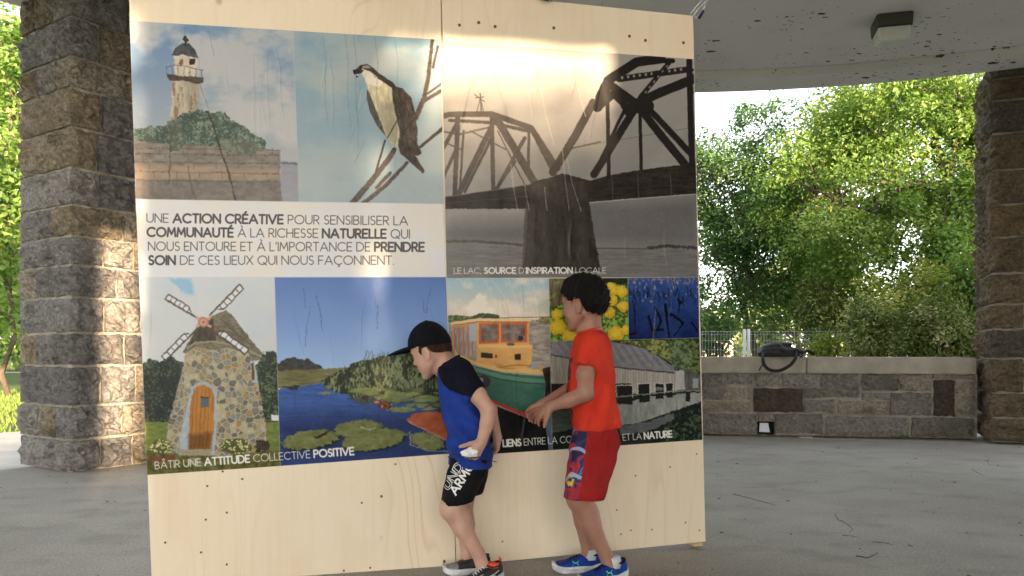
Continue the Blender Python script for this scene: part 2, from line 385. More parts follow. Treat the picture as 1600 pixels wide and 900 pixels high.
def stones(sl, cell, seed):
    x, y = PX[sl]/cell, PY[sl]/cell; xi = np.floor(x).astype(int); yi = np.floor(y).astype(int)
    rs = np.random.RandomState(seed); J = rs.rand(64, 64, 2).astype(np.float32); K = rs.rand(64, 64).astype(np.float32)
    d1 = np.full(x.shape, 9., np.float32); d2 = d1.copy(); k = np.zeros(x.shape, np.float32)
    for a in (-1, 0, 1):
        for b in (-1, 0, 1):
            cx, cy = xi+a, yi+b; j = J[cy & 63, cx & 63]; d = np.hypot(cx+j[..., 0]-x, cy+j[..., 1]-y); c = K[cy & 63, cx & 63]
            n = d < d1; d2 = np.where(n, d1, np.minimum(d2, d)); k = np.where(n, c, k); d1 = np.where(n, d, d1)
    return d2-d1, k
def art_windmill():
    q = Q['windmill']; clipto(q)
    sky(q, (200, 206, 212), (206, 206, 206), (190, 202, 214), 60, .5, 31)
    P = lambda *p, **k: poly(A4(*p), **k)
    P(180, 12, 280, 20, 296, 85, 250, 80, 205, 40, col=(130, 180, 216), a=.8, soft=5, rough=3); P(50, 12, 72, 14, 60, 40, 50, 38, col=(140, 188, 220), a=.8, soft=4)
    leafy(A4(60, 400, 95, 365, 140, 380, 175, 350, 240, 385, 300, 400, 300, 655, 60, 655), (44, 54, 50), (84, 98, 80), 2.2, 4, 4, .45)
    leafy(A4(560, 400, 600, 345, 640, 330, 668, 370, 672, 655, 560, 655), (48, 60, 50), (98, 112, 86), 2.2, 5, 5, .5)
    P(50, 645, 680, 645, 680, 900, 50, 900, col=(112, 126, 66), tex=(22, 10, 4, 3)); P(50, 770, 680, 770, 680, 900, 50, 900, col=(98, 96, 56), tex=(40, 5, 4, 3))
    P(630, 612, 668, 616, 668, 640, 630, 636, col=(215, 218, 222)); P(50, 640, 76, 640, 84, 680, 70, 760, 50, 760, col=(150, 165, 90), a=.5)
    tw = A4(262, 300, 400, 290, 560, 335, 552, 360, 562, 420, 580, 520, 605, 660, 612, 770, 400, 795, 165, 780, 178, 650, 205, 550, 240, 420)
    poly(tw, (176, 168, 146), rough=1)
    sl = box(255, 540, 420, 715); e, k = stones(sl, 9.0, 8)
    m = np.clip((e-.09)*9, 0, 1)*np.clip(.5-polysd(PX[sl], PY[sl], tw), 0, 1)
    pal = np.array([(150, 140, 118), (128, 126, 120), (174, 160, 128), (112, 110, 106), (190, 178, 150), (162, 138, 100), (140, 142, 136)], float)
    c = pal[(k*6.99).astype(int)]*(1.02-.16*(1-np.clip(e, 0, 1)))[..., None]*(.92+.2*fbm(PX[sl]/3, PY[sl]/3, 2))[..., None]
    blend(sl, m, c)
    poly(A4(520, 345, 545, 350, 575, 480, 612, 770, 560, 775), (90, 84, 72), .35, soft=18) if False else None
    P(372, 178, 432, 152, 455, 172, 520, 255, 592, 345, 584, 372, 560, 376, 520, 335, 430, 318, 380, 330, 300, 315, 250, 345, 240, 338, 262, 300, 300, 235, col=(112, 106, 90), tex=(34, 5, 3, 4))
    P(300, 236, 372, 190, 388, 290, 300, 300, 262, 318, col=(70, 64, 54), tex=(24, 3, 8, 4)); line(A4(262, 318, 300, 296, 390, 292, 520, 325, 585, 358), 3.2, (150, 142, 122))
    for k in range(16):
        a = k/16; line(A4(400+30*a, 190+110*a*.2, 420+165*a, 200+150*a), .8, (84, 80, 68), .5)
    P(225, 790, 232, 700, 262, 560, 280, 495, 310, 470, 345, 466, 378, 485, 392, 520, 392, 660, 380, 790, col=(166, 176, 186), tex=(14, 8, 8, 3))
    P(266, 770, 268, 640, 280, 530, 300, 492, 335, 480, 368, 500, 380, 540, 378, 660, 365, 765, col=(176, 122, 62), tex=(20, 2.2, 30, 4))
    for x in (290, 308, 326, 344, 360): line(A4(x-14, 760, x-4, 560, x, 500), .8, (110, 72, 36), .7)
    P(268, 700, 370, 690, 366, 765, 266, 770, col=(70, 48, 30), a=.55, soft=8); P(320, 535, 356, 535, 356, 580, 320, 580, col=(92, 104, 116)); P(320, 535, 356, 535, 356, 540, 320, 540, col=(60, 52, 40))
    P(225, 765, 370, 765, 362, 792, 232, 792, col=(158, 150, 128), tex=(16, 8, 4, 2)); P(536, 378, 556, 376, 572, 478, 545, 470, col=(168, 178, 186)); P(542, 388, 552, 388, 556, 462, 545, 460, col=(104, 72, 44))
    def sail(x0, y0, x1, y1, w, bar):   # spar from hub to tip with panes on one side
        p = np.array(A4(x0, y0, x1, y1)); d = p[1]-p[0]; L = np.hypot(*d); d /= L; n = np.array([-d[1], d[0]])*w
        c = [p[0]+d*L*.32, p[1], p[1]+n, p[0]+d*L*.36+n, p[0]+d*L*.24+n*.4]
        poly(c, (214, 218, 222)); dk = (84, 74, 74)
        line([p[0], p[1]], 2.6, dk); line([c[4], c[3], c[2], c[1]], 1.9, dk)
        for i in range(bar):
            t = .32+.68*i/bar; line([p[0]+d*L*t, p[0]+d*L*t+n], 1.3, dk)
    sail(305, 190, 165, 105, 9, 5); sail(360, 175, 490, 42, -0.1+9.5, 5); sail(312, 228, 168, 375, 9.5, 5); sail(360, 235, 495, 358, 9.5, 5) if False else sail(352, 228, 515, 348, -9.5, 5)
    for a in (35, 145, 215, 325): line([A4(332, 205)[0], (A4(332, 205)[0][0]+13*math.cos(math.radians(a)), A4(332, 205)[0][1]+13*math.sin(math.radians(a)))], 4, (206, 160, 142))
    ell(*A4(332, 206)[0], 8.2, 8.4, (176, 128, 110)); ell(*A4(332, 206)[0], 5.2, 5.4, (202, 152, 132)); ell(*A4(333, 207)[0], 2.2, 2.2, (140, 96, 84))
    for i, (cx, cy, rx, ry) in enumerate([(145, 755, 48, 34), (475, 752, 68, 36)]):
        ell(*A4(cx, cy)[0], rx/2.8, ry/2.8, (84, 92, 54), rough=3, tex=(20, 3, 3, 2)); r = np.random.RandomState(4+i)
        for k in range(46):
            t = r.rand()*6.28; s = math.sqrt(r.rand())*.95; p = A4(cx+rx*s*math.cos(t), cy+ry*s*math.sin(t))[0]; ell(*p, 1.5, 1.2, (222, 212, 160), .9)
    ell(*A4(590, 750)[0], 12, 10, (66, 58, 52), rough=5, tex=(24, 2.5, 2.5, 3)); P(95, 805, 215, 782, 200, 812, 100, 830, col=(120, 60, 44), a=.6, rough=3); P(260, 805, 310, 800, 330, 830, 260, 836, col=(150, 142, 120), a=.8)
    clipto(None)
def art_pond():
    q = Q['pond']; clipto(q); P = lambda *p, **k: poly(A5(*p), **k)
    sky(q, (74, 114, 184), (255, 270, 280), (150, 186, 222), 200, .06, 41)
    P(0, 400, 20, 400, 40, 382, 80, 372, 110, 382, 150, 380, 175, 398, 210, 412, 214, 436, 0, 446, col=(62, 64, 62), rough=2, tex=(18, 4, 3, 1))
    P(0, 510, 0, 432, 210, 425, 330, 418, 420, 440, 330, 500, 210, 492, 90, 508, 60, 520, col=(112, 112, 78), rough=2, tex=(26, 12, 2.2, 2))
    P(10, 520, 95, 508, 215, 490, 330, 520, 440, 560, 560, 570, 800, 560, 800, 870, 0, 870, col=(64, 96, 160), tex=(16, 26, 2.4, 2))
    P(0, 640, 800, 600, 800, 870, 0, 870, col=(36, 44, 84), a=.75, soft=40); P(20, 505, 110, 500, 100, 524, 60, 518, col=(48, 52, 60), rough=2)
    leafy(A5(205, 478, 260, 450, 330, 415, 345, 398, 420, 385, 470, 368, 560, 366, 610, 350, 660, 380, 800, 400, 800, 620, 640, 560, 520, 545, 400, 575, 330, 545, 240, 520), (46, 54, 40), (124, 134, 100), 2.2, 6, 3, .55, 5.5)
    r = np.random.RandomState(3)
    for k in range(150):
        x = 250+r.rand()*500; y = 405+r.rand()*110; l = 14+r.rand()*22; dx = r.randn()*7; c = 100+r.rand()*70
        line(A5(x, y+l, x+dx, y), 1.5, (c, c+8, c*.78), .8, w1=.4)
    for k in range(26):
        x = 395+r.rand()*120; line(A5(x, 400, x+r.randn()*14, 400-20-r.rand()*45), .8, (86, 92, 66), .8)
    P(330, 560, 430, 520, 560, 510, 700, 520, 800, 540, 800, 640, 650, 590, 520, 580, 400, 590, col=(54, 60, 46), a=.6, rough=3, soft=4)
    for k in range(60):
        x = 340+r.rand()*440; y = 510+r.rand()*130*((x-300)/480); c = 92+r.rand()*50
        ell(*A5(x, y)[0], 4+r.rand()*9, 1.1+r.rand()*1.8, (c, c+6, c*.7), .9, ang=-.05)
    for x, y, rx, ry in [(575, 610, 58, 13), (230, 536, 36, 6), (400, 525, 60, 12), (560, 545, 70, 14), (690, 560, 60, 16)]: ell(*A5(x, y)[0], rx/2.9, ry/2.9, (118, 128, 84), rough=1, tex=(20, 6, 3, 2))
    leafy(A5(450, 575, 480, 562, 520, 578, 540, 600, 500, 612, 470, 598), (84, 54, 40), (196, 140, 110), 3, 7, 2)
    pad = [(160, 745, 132, 42, -.16), (372, 695, 108, 38, -.1), (445, 745, 146, 46, -.14), (690, 752, 80, 36, .2)]
    for cx, cy, rx, ry, an in pad:
        ell(*A5(cx+3, cy+7)[0], rx/2.9, ry/2.9, (24, 28, 34), .8, ang=an, soft=2); ell(*A5(cx, cy)[0], rx/2.9, ry/2.9, (110, 116, 74), ang=an, rough=2.4, tex=(24, 9, 4, 3))
        for t in range(0, 360, 30):
            line([A5(cx, cy)[0], (A5(cx, cy)[0][0]+rx/3.2*math.cos(math.radians(t)), A5(cx, cy)[0][1]+ry/3.2*math.sin(math.radians(t)))], .7, (140, 146, 104), .5)
    P(170, 735, 250, 700, 240, 715, 190, 740, col=(60, 44, 34), rough=2); line(A5(390, 690, 430, 700, 452, 690), 2, (170, 170, 140), .8)
    P(596, 652, 622, 632, 670, 620, 730, 618, 800, 640, 800, 760, 720, 720, 650, 690, 606, 668, col=(160, 88, 60), tex=(20, 14, 6, 4)); line(A5(600, 660, 650, 690, 720, 722, 800, 760), 1.6, (216, 150, 120), .7)
    line(A5(610, 712, 612, 770, 700, 795, 800, 800), 2, (220, 214, 160), .5)
    for x, y0, y1, dx in [(130, 60, 150, 8), (158, 140, 320, -22), (186, 90, 250, 30), (446, 60, 150, 10), (466, 120, 240, -6), (705, 60, 170, -20), (668, 110, 170, 10), (85, 500, 620, 6), (150, 590, 700, 25)]:
        line(A5(x, y0, x+dx*.6, (y0+y1)/2, x+dx, y1), 1.2, (48, 78, 140), .6, rough=.6)
    clipto(None)
def art_bridge():
    q = Q['bridge']; clipto(q)
    sky(q, (168, 164, 160), (120, 118, 118), (182, 178, 172), 120, .45, 51, .4)
    poly([(690, 320), (1100, 305), (1100, 390), (690, 386)], (98, 96, 98), soft=40, a=.8)
    poly([(690, 300), (830, 300), (830, 345), (690, 350)], (176, 172, 168), soft=30, a=.6)
    sl = box(690, 376, 1095, 440); n = fbm(PX[sl]/22, PY[sl]/1.6, 3); blend(sl, np.clip((PY[sl]-383-(PX[sl]-700)*.015)/2, 0, 1), np.array((118, 116, 116))*(.82+.34*n)[..., None])
    line([(694, 378), (740, 377), (815, 383)], 4, (84, 82, 80), rough=2); line([(1012, 388), (1040, 385), (1091, 388)], 4.5, (66, 64, 66), rough=2.5); line([(925, 388), (1010, 389)], 1.6, (82, 80, 80))
    L = lambda w, *p, col=(40, 37, 36), **k: line(A2(*p), w/2.728, col, **k); t = (80, 74, 70)
    for w, p in [(12, (560, 640, 700, 606)), (3, (560, 636, 1080, 548))]: L(w*.5, *p, col=(90, 86, 84))
    L(24, 20, 500, 60, 490, 240, 488, 330, 520, 408, 548, 520, 720, col=t); L(14, 60, 515, 240, 525, 370, 555, 400, 560, col=t, rough=1); L(8, 20, 560, 100, 575, 230, 545, col=(96, 90, 84))
    for w, p in [(20, (95, 505, 82, 830)), (9, (120, 560, 105, 800)), (18, (240, 500, 246, 805)), (24, (238, 545, 100, 825)), (13, (244, 580, 125, 818)), (32, (258, 505, 345, 650, 430, 795)), (12, (398, 560, 395, 725)),
                 (16, (380, 590, 262, 805)), (12, (340, 690, 262, 800)), (16, (20, 660, 90, 530)), (13, (20, 790, 82, 650)), (22, (415, 560, 505, 735)), (5, (150, 560, 300, 640)), (6, (20, 600, 110, 640)), (5, (265, 560, 380, 790))]: L(w, *p, col=t, tex=(14, 3, 6, 2))
    L(5, 190, 400, 195, 482, col=t); L(4, 165, 405, 208, 435, col=t); L(4, 170, 420, 205, 415, col=t); L(3, 175, 480, 190, 420, 205, 480, col=t)
    L(40, 700, 420, 735, 345, 855, 268, 960, 252); L(20, 940, 262, 1010, 262)
    L(34, 672, 440, 590, 590, 500, 735, col=(64, 58, 54)); L(16, 732, 420, 738, 750); L(34, 755, 372, 860, 448, 945, 560, 1060, 700); L(26, 905, 462, 1085, 655); L(40, 1110, 335, 960, 395, 845, 448); L(62, 850, 455, 900, 455)
    L(32, 845, 470, 760, 610, 675, 745); L(14, 800, 480, 700, 690); L(14, 870, 470, 876, 730); L(26, 1080, 262, 1092, 700); L(40, 740, 350, 690, 460); L(12, 1075, 300, 1110, 300)
    L(34, 700, 450, 760, 400, 800, 440, 820, 480); L(20, 1000, 262, 870, 420); L(26, 780, 340, 1075, 298)
    for k in range(11):
        x = 795+k*25; y = 334-k*3.6
        if 925 < x < 985: continue
        ell(*A2(x, y)[0], 2.0, 2.4, (150, 148, 146), .9)
    for k in range(6):
        x = 985-k*18; y = 285+k*22; ell(*A2(x, y)[0], 1.4, 2.4, (140, 138, 136), .8, ang=.6)
    P = lambda *p, **k: poly(A2(*p), **k)
    P(36, 842, 250, 812, 400, 788, 440, 770, 480, 760, 540, 740, 660, 772, 740, 748, 860, 728, 1040, 705, 1120, 690, 1120, 826, 920, 842, 655, 862, 560, 890, 36, 892, col=(48, 43, 40), tex=(16, 14, 3, 3), rough=1.2)
    line(A2(36, 842, 250, 812, 400, 788), 1.4, (110, 100, 90)); line(A2(40, 868, 400, 838), 1, (96, 86, 78), .7)
    line(A2(640, 866, 1110, 828), 1.4, (190, 188, 186), .8)
    poly([(832, 288), (915, 284), (922, 330), (930, 380), (938, 424), (858, 424), (816, 424), (822, 380), (824, 320)], (56, 51, 47), rough=1.2, tex=(16, 4, 12, 5))
    poly([(820, 318), (836, 318), (832, 424), (815, 424)], (78, 71, 66), a=.7, tex=(14, 4, 6, 5)); poly([(918, 375), (936, 398), (920, 405)], (44, 40, 38))
    for x, y0, y1, dx in [(140, 200, 380, 50), (275, 200, 380, 30), (380, 220, 500, 30), (445, 220, 300, 40), (445, 360, 620, 60), (545, 230, 380, 40), (610, 380, 500, 30), (540, 640, 900, 30), (560, 680, 900, 60), (380, 790, 900, 20), (320, 700, 900, 30), (465, 800, 900, 10)]:
        line(A2(x, y0, x+dx*.4, (y0+y1)/2, x+dx, y1), 1.2, (206, 196, 184), .55, rough=.5)
    for x in (750, 860, 1000): line(A2(x, 745, x+6, 850), 1, (130, 124, 118), .6)
    clipto(None)
def art_boat():
    q = Q['boat']; clipto(q); P = lambda *p, **k: poly(A6(*p), **k)
    sky([(690, 430), (870, 430), (870, 500), (690, 500)], (148, 184, 206), (226, 208, 184), (232, 220, 204), 34, .75, 61, .46)
    P(105, 225, 140, 190, 170, 165, 200, 180, 195, 215, 235, 240, 230, 265, 120, 265, col=(236, 228, 216), a=.85, rough=4, soft=3)
    P(0, 280, 480, 280, 500, 880, 0, 880, col=(160, 154, 148), tex=(22, 9, 2, 4))
    leafy(A6(0, 270, 60, 262, 130, 268, 180, 250, 250, 262, 255, 285, 0, 290), (72, 84, 58), (120, 130, 84), 3, 8, 2); leafy(A6(410, 285, 440, 268, 475, 272, 475, 300, 415, 300), (110, 108, 66), (160, 150, 96), 3, 9, 2)
    line(A6(255, 272, 480, 268), 1.4, (110, 118, 110))
    P(370, 280, 475, 300, 475, 480, 400, 480, 380, 400, col=(156, 148, 140), tex=(44, 10, 2.5, 5))
    P(45, 298, 160, 278, 385, 278, 380, 385, 398, 402, 392, 470, 360, 505, 240, 495, 150, 470, 60, 430, 50, 400, col=(214, 168, 104), tex=(12, 14, 8, 3))
    P(48, 310, 150, 296, 152, 470, 62, 430, col=(176, 140, 104))
    for x in (58, 78, 98, 118, 136): P(x, 318-(x-58)*.1, x+13, 316-(x-58)*.1, x+16, 440+(x-58)*.25, x+3, 432+(x-58)*.25, col=(150, 150, 150), tex=(40, 5, 12, 3)); line(A6(x-4, 315, x, 430), 1.6, (196, 104, 66))
    line(A6(45, 297, 160, 280, 385, 282), 4.5, (226, 196, 146)); line(A6(50, 305, 160, 290, 380, 290), 1.4, (150, 96, 60))
    for (x0, x1, y0, y1) in [(162, 252, 296, 386), (258, 374, 294, 382)]:
        P(x0, y0, x1, y0-2, x1, y1-3, x0, y1, col=(204, 98, 52)); P(x0+8, y0+8, x1-8, y0+6, x1-8, y1-11, x0+8, y1-8, col=(122, 106, 100), tex=(44, 8, 8, 6))
    P(120, 300, 150, 298, 152, 372, 122, 376, col=(168, 176, 184)); ell(*A6(345, 362)[0], 4, 4, (52, 48, 46))
    P(160, 388, 395, 392, 398, 404, 160, 402, col=(226, 186, 122)); P(172, 424, 224, 428, 224, 450, 172, 446, col=(56, 40, 32)); P(320, 432, 346, 430, 346, 456, 320, 456, col=(42, 36, 32)); ell(*A6(238, 440)[0], 2, 3, (170, 60, 44)); ell(*A6(302, 388)[0], 6, 2.4, (70, 110, 90))
    P(225, 465, 300, 490, 350, 500, 300, 505, 245, 495, col=(196, 146, 86)); P(50, 400, 60, 440, 130, 475, 240, 505, 350, 515, 455, 522, 460, 500, 380, 492, 280, 500, 160, 470, 70, 430, col=(220, 182, 118))
    P(385, 480, 430, 470, 450, 492, 400, 500, col=(150, 160, 172)); P(428, 480, 446, 478, 450, 510, 432, 510, col=(206, 158, 92)); line(A6(250, 490, 320, 478, 390, 482), 2, (170, 120, 70))
    P(70, 450, 140, 482, 260, 512, 350, 522, 456, 528, 455, 560, 446, 640, 410, 690, 365, 690, 215, 632, 120, 590, 90, 540, col=(64, 110, 96), tex=(10, 14, 6, 4))
    line(A6(75, 462, 150, 500, 260, 530, 360, 545, 455, 552), 6.5, (96, 140, 122)); line(A6(75, 474, 150, 512, 260, 542, 360, 556, 455, 562), 1.3, (44, 70, 62)); ell(*A6(180, 552)[0], 12, 10, (58, 62, 66)); ell(*A6(168, 545)[0], 5, 4, (140, 150, 156))
    line(A6(180, 620, 260, 655, 370, 700, 440, 720), 4.4, (196, 64, 50)); P(170, 630, 260, 668, 370, 710, 455, 730, 475, 760, 480, 880, 0, 880, 0, 700, col=(24, 25, 27), tex=(10, 8, 3, 4)); P(452, 560, 478, 540, 500, 880, 472, 880, 455, 740, col=(96, 112, 126), tex=(20, 4, 10, 4))
    P(440, 495, 476, 486, 478, 640, 446, 700, 455, 560, col=(50, 42, 38), tex=(20, 3, 8, 4))
    for x, dx in [(180, 90), (290, 60), (215, 120), (350, 60), (395, 30)]: line(A6(x, 100, x+dx*.5, 180, x+dx, 290), .9, (236, 224, 206), .5)
    clipto(None)
def art_flowers():
    q = Q['flowers']; clipto(q); P = lambda *p, **k: poly(A6(*p), **k)
    leafy([(850, 430), (990, 430), (990, 540), (850, 540)], (70, 100, 40), (146, 178, 84), 3.2, 12, 1, .62, 4)
    P(472, 95, 540, 95, 530, 215, 475, 225, col=(112, 98, 78), tex=(50, 2.6, 16, 3)); leafy(A6(495, 110, 520, 108, 522, 125, 500, 125), (90, 130, 60), (120, 160, 80), 2, 3)
    P(700, 95, 820, 95, 820, 130, 760, 122, 720, 130, col=(34, 44, 34), rough=3); P(700, 190, 725, 200, 718, 225, 700, 220, col=(36, 46, 34), rough=2)
    r = np.random.RandomState(9)
    for k in range(40):
        x = 480+r.rand()*330; y = 130+r.rand()*240; an = r.rand()*3.1; ell(*A6(x, y)[0], 6+r.rand()*3, 1.1, (112+r.rand()*60, 160+r.rand()*30, 80), .7, ang=an)
    for x, y, s in [(505, 258, 26), (511, 313, 34), (562, 353, 34), (742, 148, 30), (786, 156, 26), (748, 196, 22), (796, 222, 25), (735, 248, 26), (765, 341, 35), (808, 325, 22), (655, 300, 30), (690, 160, 26)]:
        c = A6(x, y)[0]; ell(c[0]+.8, c[1]+1.4, s/2.75, s/2.9, (120, 110, 30), .8, soft=1.5); ell(*c, s/2.812, s/2.9, (214, 180, 46), rough=.9, tex=(26, 2.2, 2.2, 4)); ell(c[0]-.6, c[1]-1.6, s/4.6, s/5.2, (238, 212, 92), .55, soft=3)
    clipto(None)
def art_reeds():
    q = Q['reeds']; clipto(q)
    sky(q, (52, 84, 150), (20, 34, 84), (64, 96, 160), 30, .3, 71, .5)
    sl = box(978, 432, 1094, 470); x, y = PX[sl], PY[sl]; n = vnoise(x/1.6, y/5, 2)*.6+vnoise(x/3.3, y/3, 5)*.4
    blend(sl, np.clip((n-.56+(446-y)*.016)*5, 0, 1)*np.clip((462-y)/10, 0, 1), (140, 122, 124)); blend(sl, np.clip((n-.74)*9, 0, 1), (212, 190, 176), .8)
    r = np.random.RandomState(7)
    for k in range(34):
        x = 982+r.rand()*106; y = 448+r.rand()*18; line([(x, y), (x+r.randn()*1.5, y+4+r.rand()*11)], 1.3, (16, 20, 36), .8)
    D = (12, 16, 28)
    for w, p in [(10, (905, 265, 925, 325, 935, 345)), (9, (935, 225, 962, 285, 945, 330)), (10, (1005, 255, 1035, 275, 1060, 300)), (5, (1060, 295, 1020, 350)), (12, (982, 215, 985, 260)), (8, (985, 260, 998, 355)), (7, (1095, 290, 1120, 330)),
                 (5, (840, 200, 850, 310)), (8, (920, 330, 970, 325)), (8, (1035, 190, 1050, 205)), (4, (1040, 200, 1042, 250)), (8, (820, 345, 850, 340))]: line(A6(*p), w/2.812, D, rough=.7)
    clipto(None)
def art_boathouse():
    q = Q['boathouse']; clipto(q); P = lambda *p, **k: poly(A6(*p), **k)
    leafy([(855, 525), (1100, 520), (1100, 640), (855, 640)], (48, 58, 42), (104, 118, 70), 3.4, 14, 1, .5)
    leafy(A6(830, 385, 900, 365, 980, 375, 1040, 420, 1090, 440, 1100, 500, 980, 450, 880, 400), (74, 88, 56), (150, 152, 88), 3, 15, 3, .6); leafy(A6(1000, 380, 1060, 370, 1100, 420, 1100, 500, 1010, 490), (60, 78, 54), (112, 132, 96), 3, 16, 3, .6)
    P(475, 620, 1140, 590, 1145, 830, 475, 860, col=(38, 44, 40), tex=(20, 18, 2.5, 5))
    P(478, 375, 555, 376, 740, 378, 800, 386, 885, 405, 960, 448, 1022, 492, 1022, 510, 880, 500, 755, 486, 600, 458, 478, 432, col=(128, 128, 134), tex=(16, 8, 4, 4))
    for k in range(26):
        x = 490+k*20; line(A6(x, 378+max(0, x-740)*.25, x+38+k, 430+(x-480)*.14), 1, (88, 88, 94) if k % 2 else (158, 158, 162), .7)
    P(478, 434, 600, 460, 755, 488, 880, 502, 1022, 512, 1022, 592, 910, 602, 840, 606, 830, 560, 760, 560, 700, 620, 478, 560, col=(168, 166, 158), tex=(22, 3, 20, 5))
    P(478, 434, 548, 448, 548, 555, 478, 560, col=(150, 146, 134), tex=(26, 3, 18, 5)); P(478, 560, 560, 560, 560, 640, 478, 640, col=(40, 36, 34))
    for k in range(46): x = 480+k*12; line(A6(x, 440+(x-480)*.14, x, 560+(x-480)*.06), .7, (110, 108, 104), .5)
    line(A6(478, 434, 600, 460, 755, 488, 880, 502, 1022, 513), 1.8, (66, 66, 68))
    for x0, y0, x1, y1 in [(768, 572, 834, 614), (862, 562, 910, 604), (938, 562, 972, 598), (984, 560, 1012, 592)]:
        P(x0, y0, x1, y0, x1, y1, x0, y1, col=(36, 36, 38)); line(A6(x0-3, y1+6, x0-3, y0-3, x1+3, y0-3, x1+3, y1+6), 1.4, (196, 194, 188))
    P(940, 575, 968, 575, 968, 590, 940, 590, col=(120, 120, 120)); P(1022, 505, 1062, 500, 1068, 588, 1022, 590, col=(176, 176, 172), tex=(18, 3, 12, 5)); P(1064, 505, 1138, 530, 1138, 590, 1068, 588, col=(90, 92, 92), tex=(30, 3, 12, 5)); line(A6(1040, 492, 1138, 524), 2.6, (90, 90, 94)); P(1100, 535, 1125, 540, 1125, 580, 1100, 580, col=(150, 152, 152))
    line(A6(760, 620, 900, 606, 1022, 594, 1138, 590), 1.6, (140, 138, 130))
    P(770, 650, 900, 618, 1138, 598, 1138, 640, 1060, 665, 960, 700, 860, 735, 775, 748, col=(150, 154, 152), tex=(34, 4, 14, 6), rough=1.5, a=.95)
    for x0, y0, x1, y1 in [(775, 628, 838, 652), (866, 618, 912, 640), (940, 606, 974, 626), (985, 602, 1012, 620), (1070, 600, 1090, 640)]: P(x0, y0, x1, y0-4, x1, y1, x0, y1, col=(36, 38, 38), rough=1)
    P(775, 750, 900, 728, 1020, 690, 1020, 720, 900, 770, 790, 790, col=(106, 112, 116), a=.8, rough=2, tex=(26, 10, 2, 3))
    leafy(A6(990, 740, 1040, 690, 1140, 665, 1140, 810, 900, 820), (30, 36, 32), (74, 88, 68), 3, 17, 2, .5); P(478, 640, 560, 660, 570, 760, 478, 780, col=(96, 108, 98), a=.7, tex=(30, 10, 3, 3), rough=3)
    clipto(None)
def captions():
    text('LE LAC, *SOURCE* D\'*INSPIRATION* LOCALE', (709, 427.5), (946, 427), 8.6, (226, 224, 220), .95, 2.1)
    text('BÂTIR UNE *ATTITUDE* COLLECTIVE *POSITIVE*', (243, 732.5), (553, 710), 11, (232, 232, 226), 1.15, 2.6)
    text('*LIENS* ENTRE LA CO', (786, 697.5), (893, 691), 10, (232, 232, 230), 1.15, 2.6); text('ET LA *NATURE*', (973, 688), (1049, 682.5), 9.5, (232, 232, 230), 1.1, 2.4)
for _f, _a in ((art_lighthouse, 1.0), (art_osprey, .35), (art_windmill, .8), (art_pond, 1.1), (art_bridge, .3), (art_boat, .4), (art_flowers, 1.2), (art_reeds, 1.0), (art_boathouse, .8)): warp(_a); _f()
warp(0); clipto(None)
# photographic texture: tonal variation at several sizes, then the softness of a large print
_n = (fbm(PX/1.7, PY/1.7, 91, 2)-.5)*.34+(fbm(PX/6, PY/6, 92, 3)-.5)*.26+(fbm(PX/28, PY/28, 95, 3)-.5)*.16
_l = IMG.mean(2); IMG[:] = IMG*(1+_n*np.clip(1.05-_l*1.9, .035, 1))[..., None]
_b = IMG.copy(); _b[1:-1, 1:-1] = (IMG[1:-1, 1:-1]*4+(IMG[:-2, 1:-1]+IMG[2:, 1:-1]+IMG[1:-1, :-2]+IMG[1:-1, 2:])*1.5+(IMG[:-2, :-2]+IMG[2:, 2:]+IMG[:-2, 2:]+IMG[2:, :-2])*.75)/13; IMG[:] = _b
art_text(); clipto(None); captions()
for _n, _q in Q.items():      # thin pale sheet edges where the prints meet
    line(_q+[_q[0]], .7, (200, 200, 198), .35)
IMG[:] = np.clip(IMG*1.03, 0, 1)**1.04
IMG[:] = np.clip(IMG+(_rs.rand(CHT, CW, 1).astype(np.float32)-.5)*.015, 0, 1)
# glue wrinkles: fine relief of the paper, mostly upright
def wrinkle(pts, w, h):
    m = w*3; pts = np.asarray(pts, float); sl = box(pts[:, 0].min()-m, pts[:, 1].min()-m, pts[:, 0].max()+m, pts[:, 1].max()+m)
    x, y = PX[sl], PY[sl]; d = np.full(x.shape, 1e9, np.float32); n = len(pts)-1; f = np.zeros(x.shape, np.float32)
    for i in range(n):
        ax, ay = pts[i]; bx, by = pts[i+1]; ex, ey = bx-ax, by-ay
        t = np.clip(((x-ax)*ex+(y-ay)*ey)/(ex*ex+ey*ey+1e-9), 0, 1); dd = np.hypot(x-ax-ex*t, y-ay-ey*t)
        f = np.where(dd < d, np.sin(np.pi*np.clip((i+t)/n, 0, 1)), f); d = np.minimum(d, dd)
    BMP[sl] += h*np.exp(-(d/w)**2)*f
_wr = np.random.RandomState(12)
for k in range(60):
    x = 225+_wr.rand()*850; y = (60, 70, 120, 330, 440, 450, 560)[_wr.randint(7)]+_wr.rand()*40; L = 40+_wr.rand()*130
    if 313 < y < 430 and x < 690: continue
    pts = [(x, y)]; dx = _wr.randn()*.12
    for j in range(6): dx = dx*.7+_wr.randn()*.12; pts.append((pts[-1][0]+dx*L/6, pts[-1][1]+L/6))
    wrinkle(pts, 1.0+_wr.rand()*1.2, .12+.3*_wr.rand())
BMP += (fbm(PX/16, PY/60, 5, 2)-.5)*.2
BMP[:] = np.clip(BMP, 0, 1)
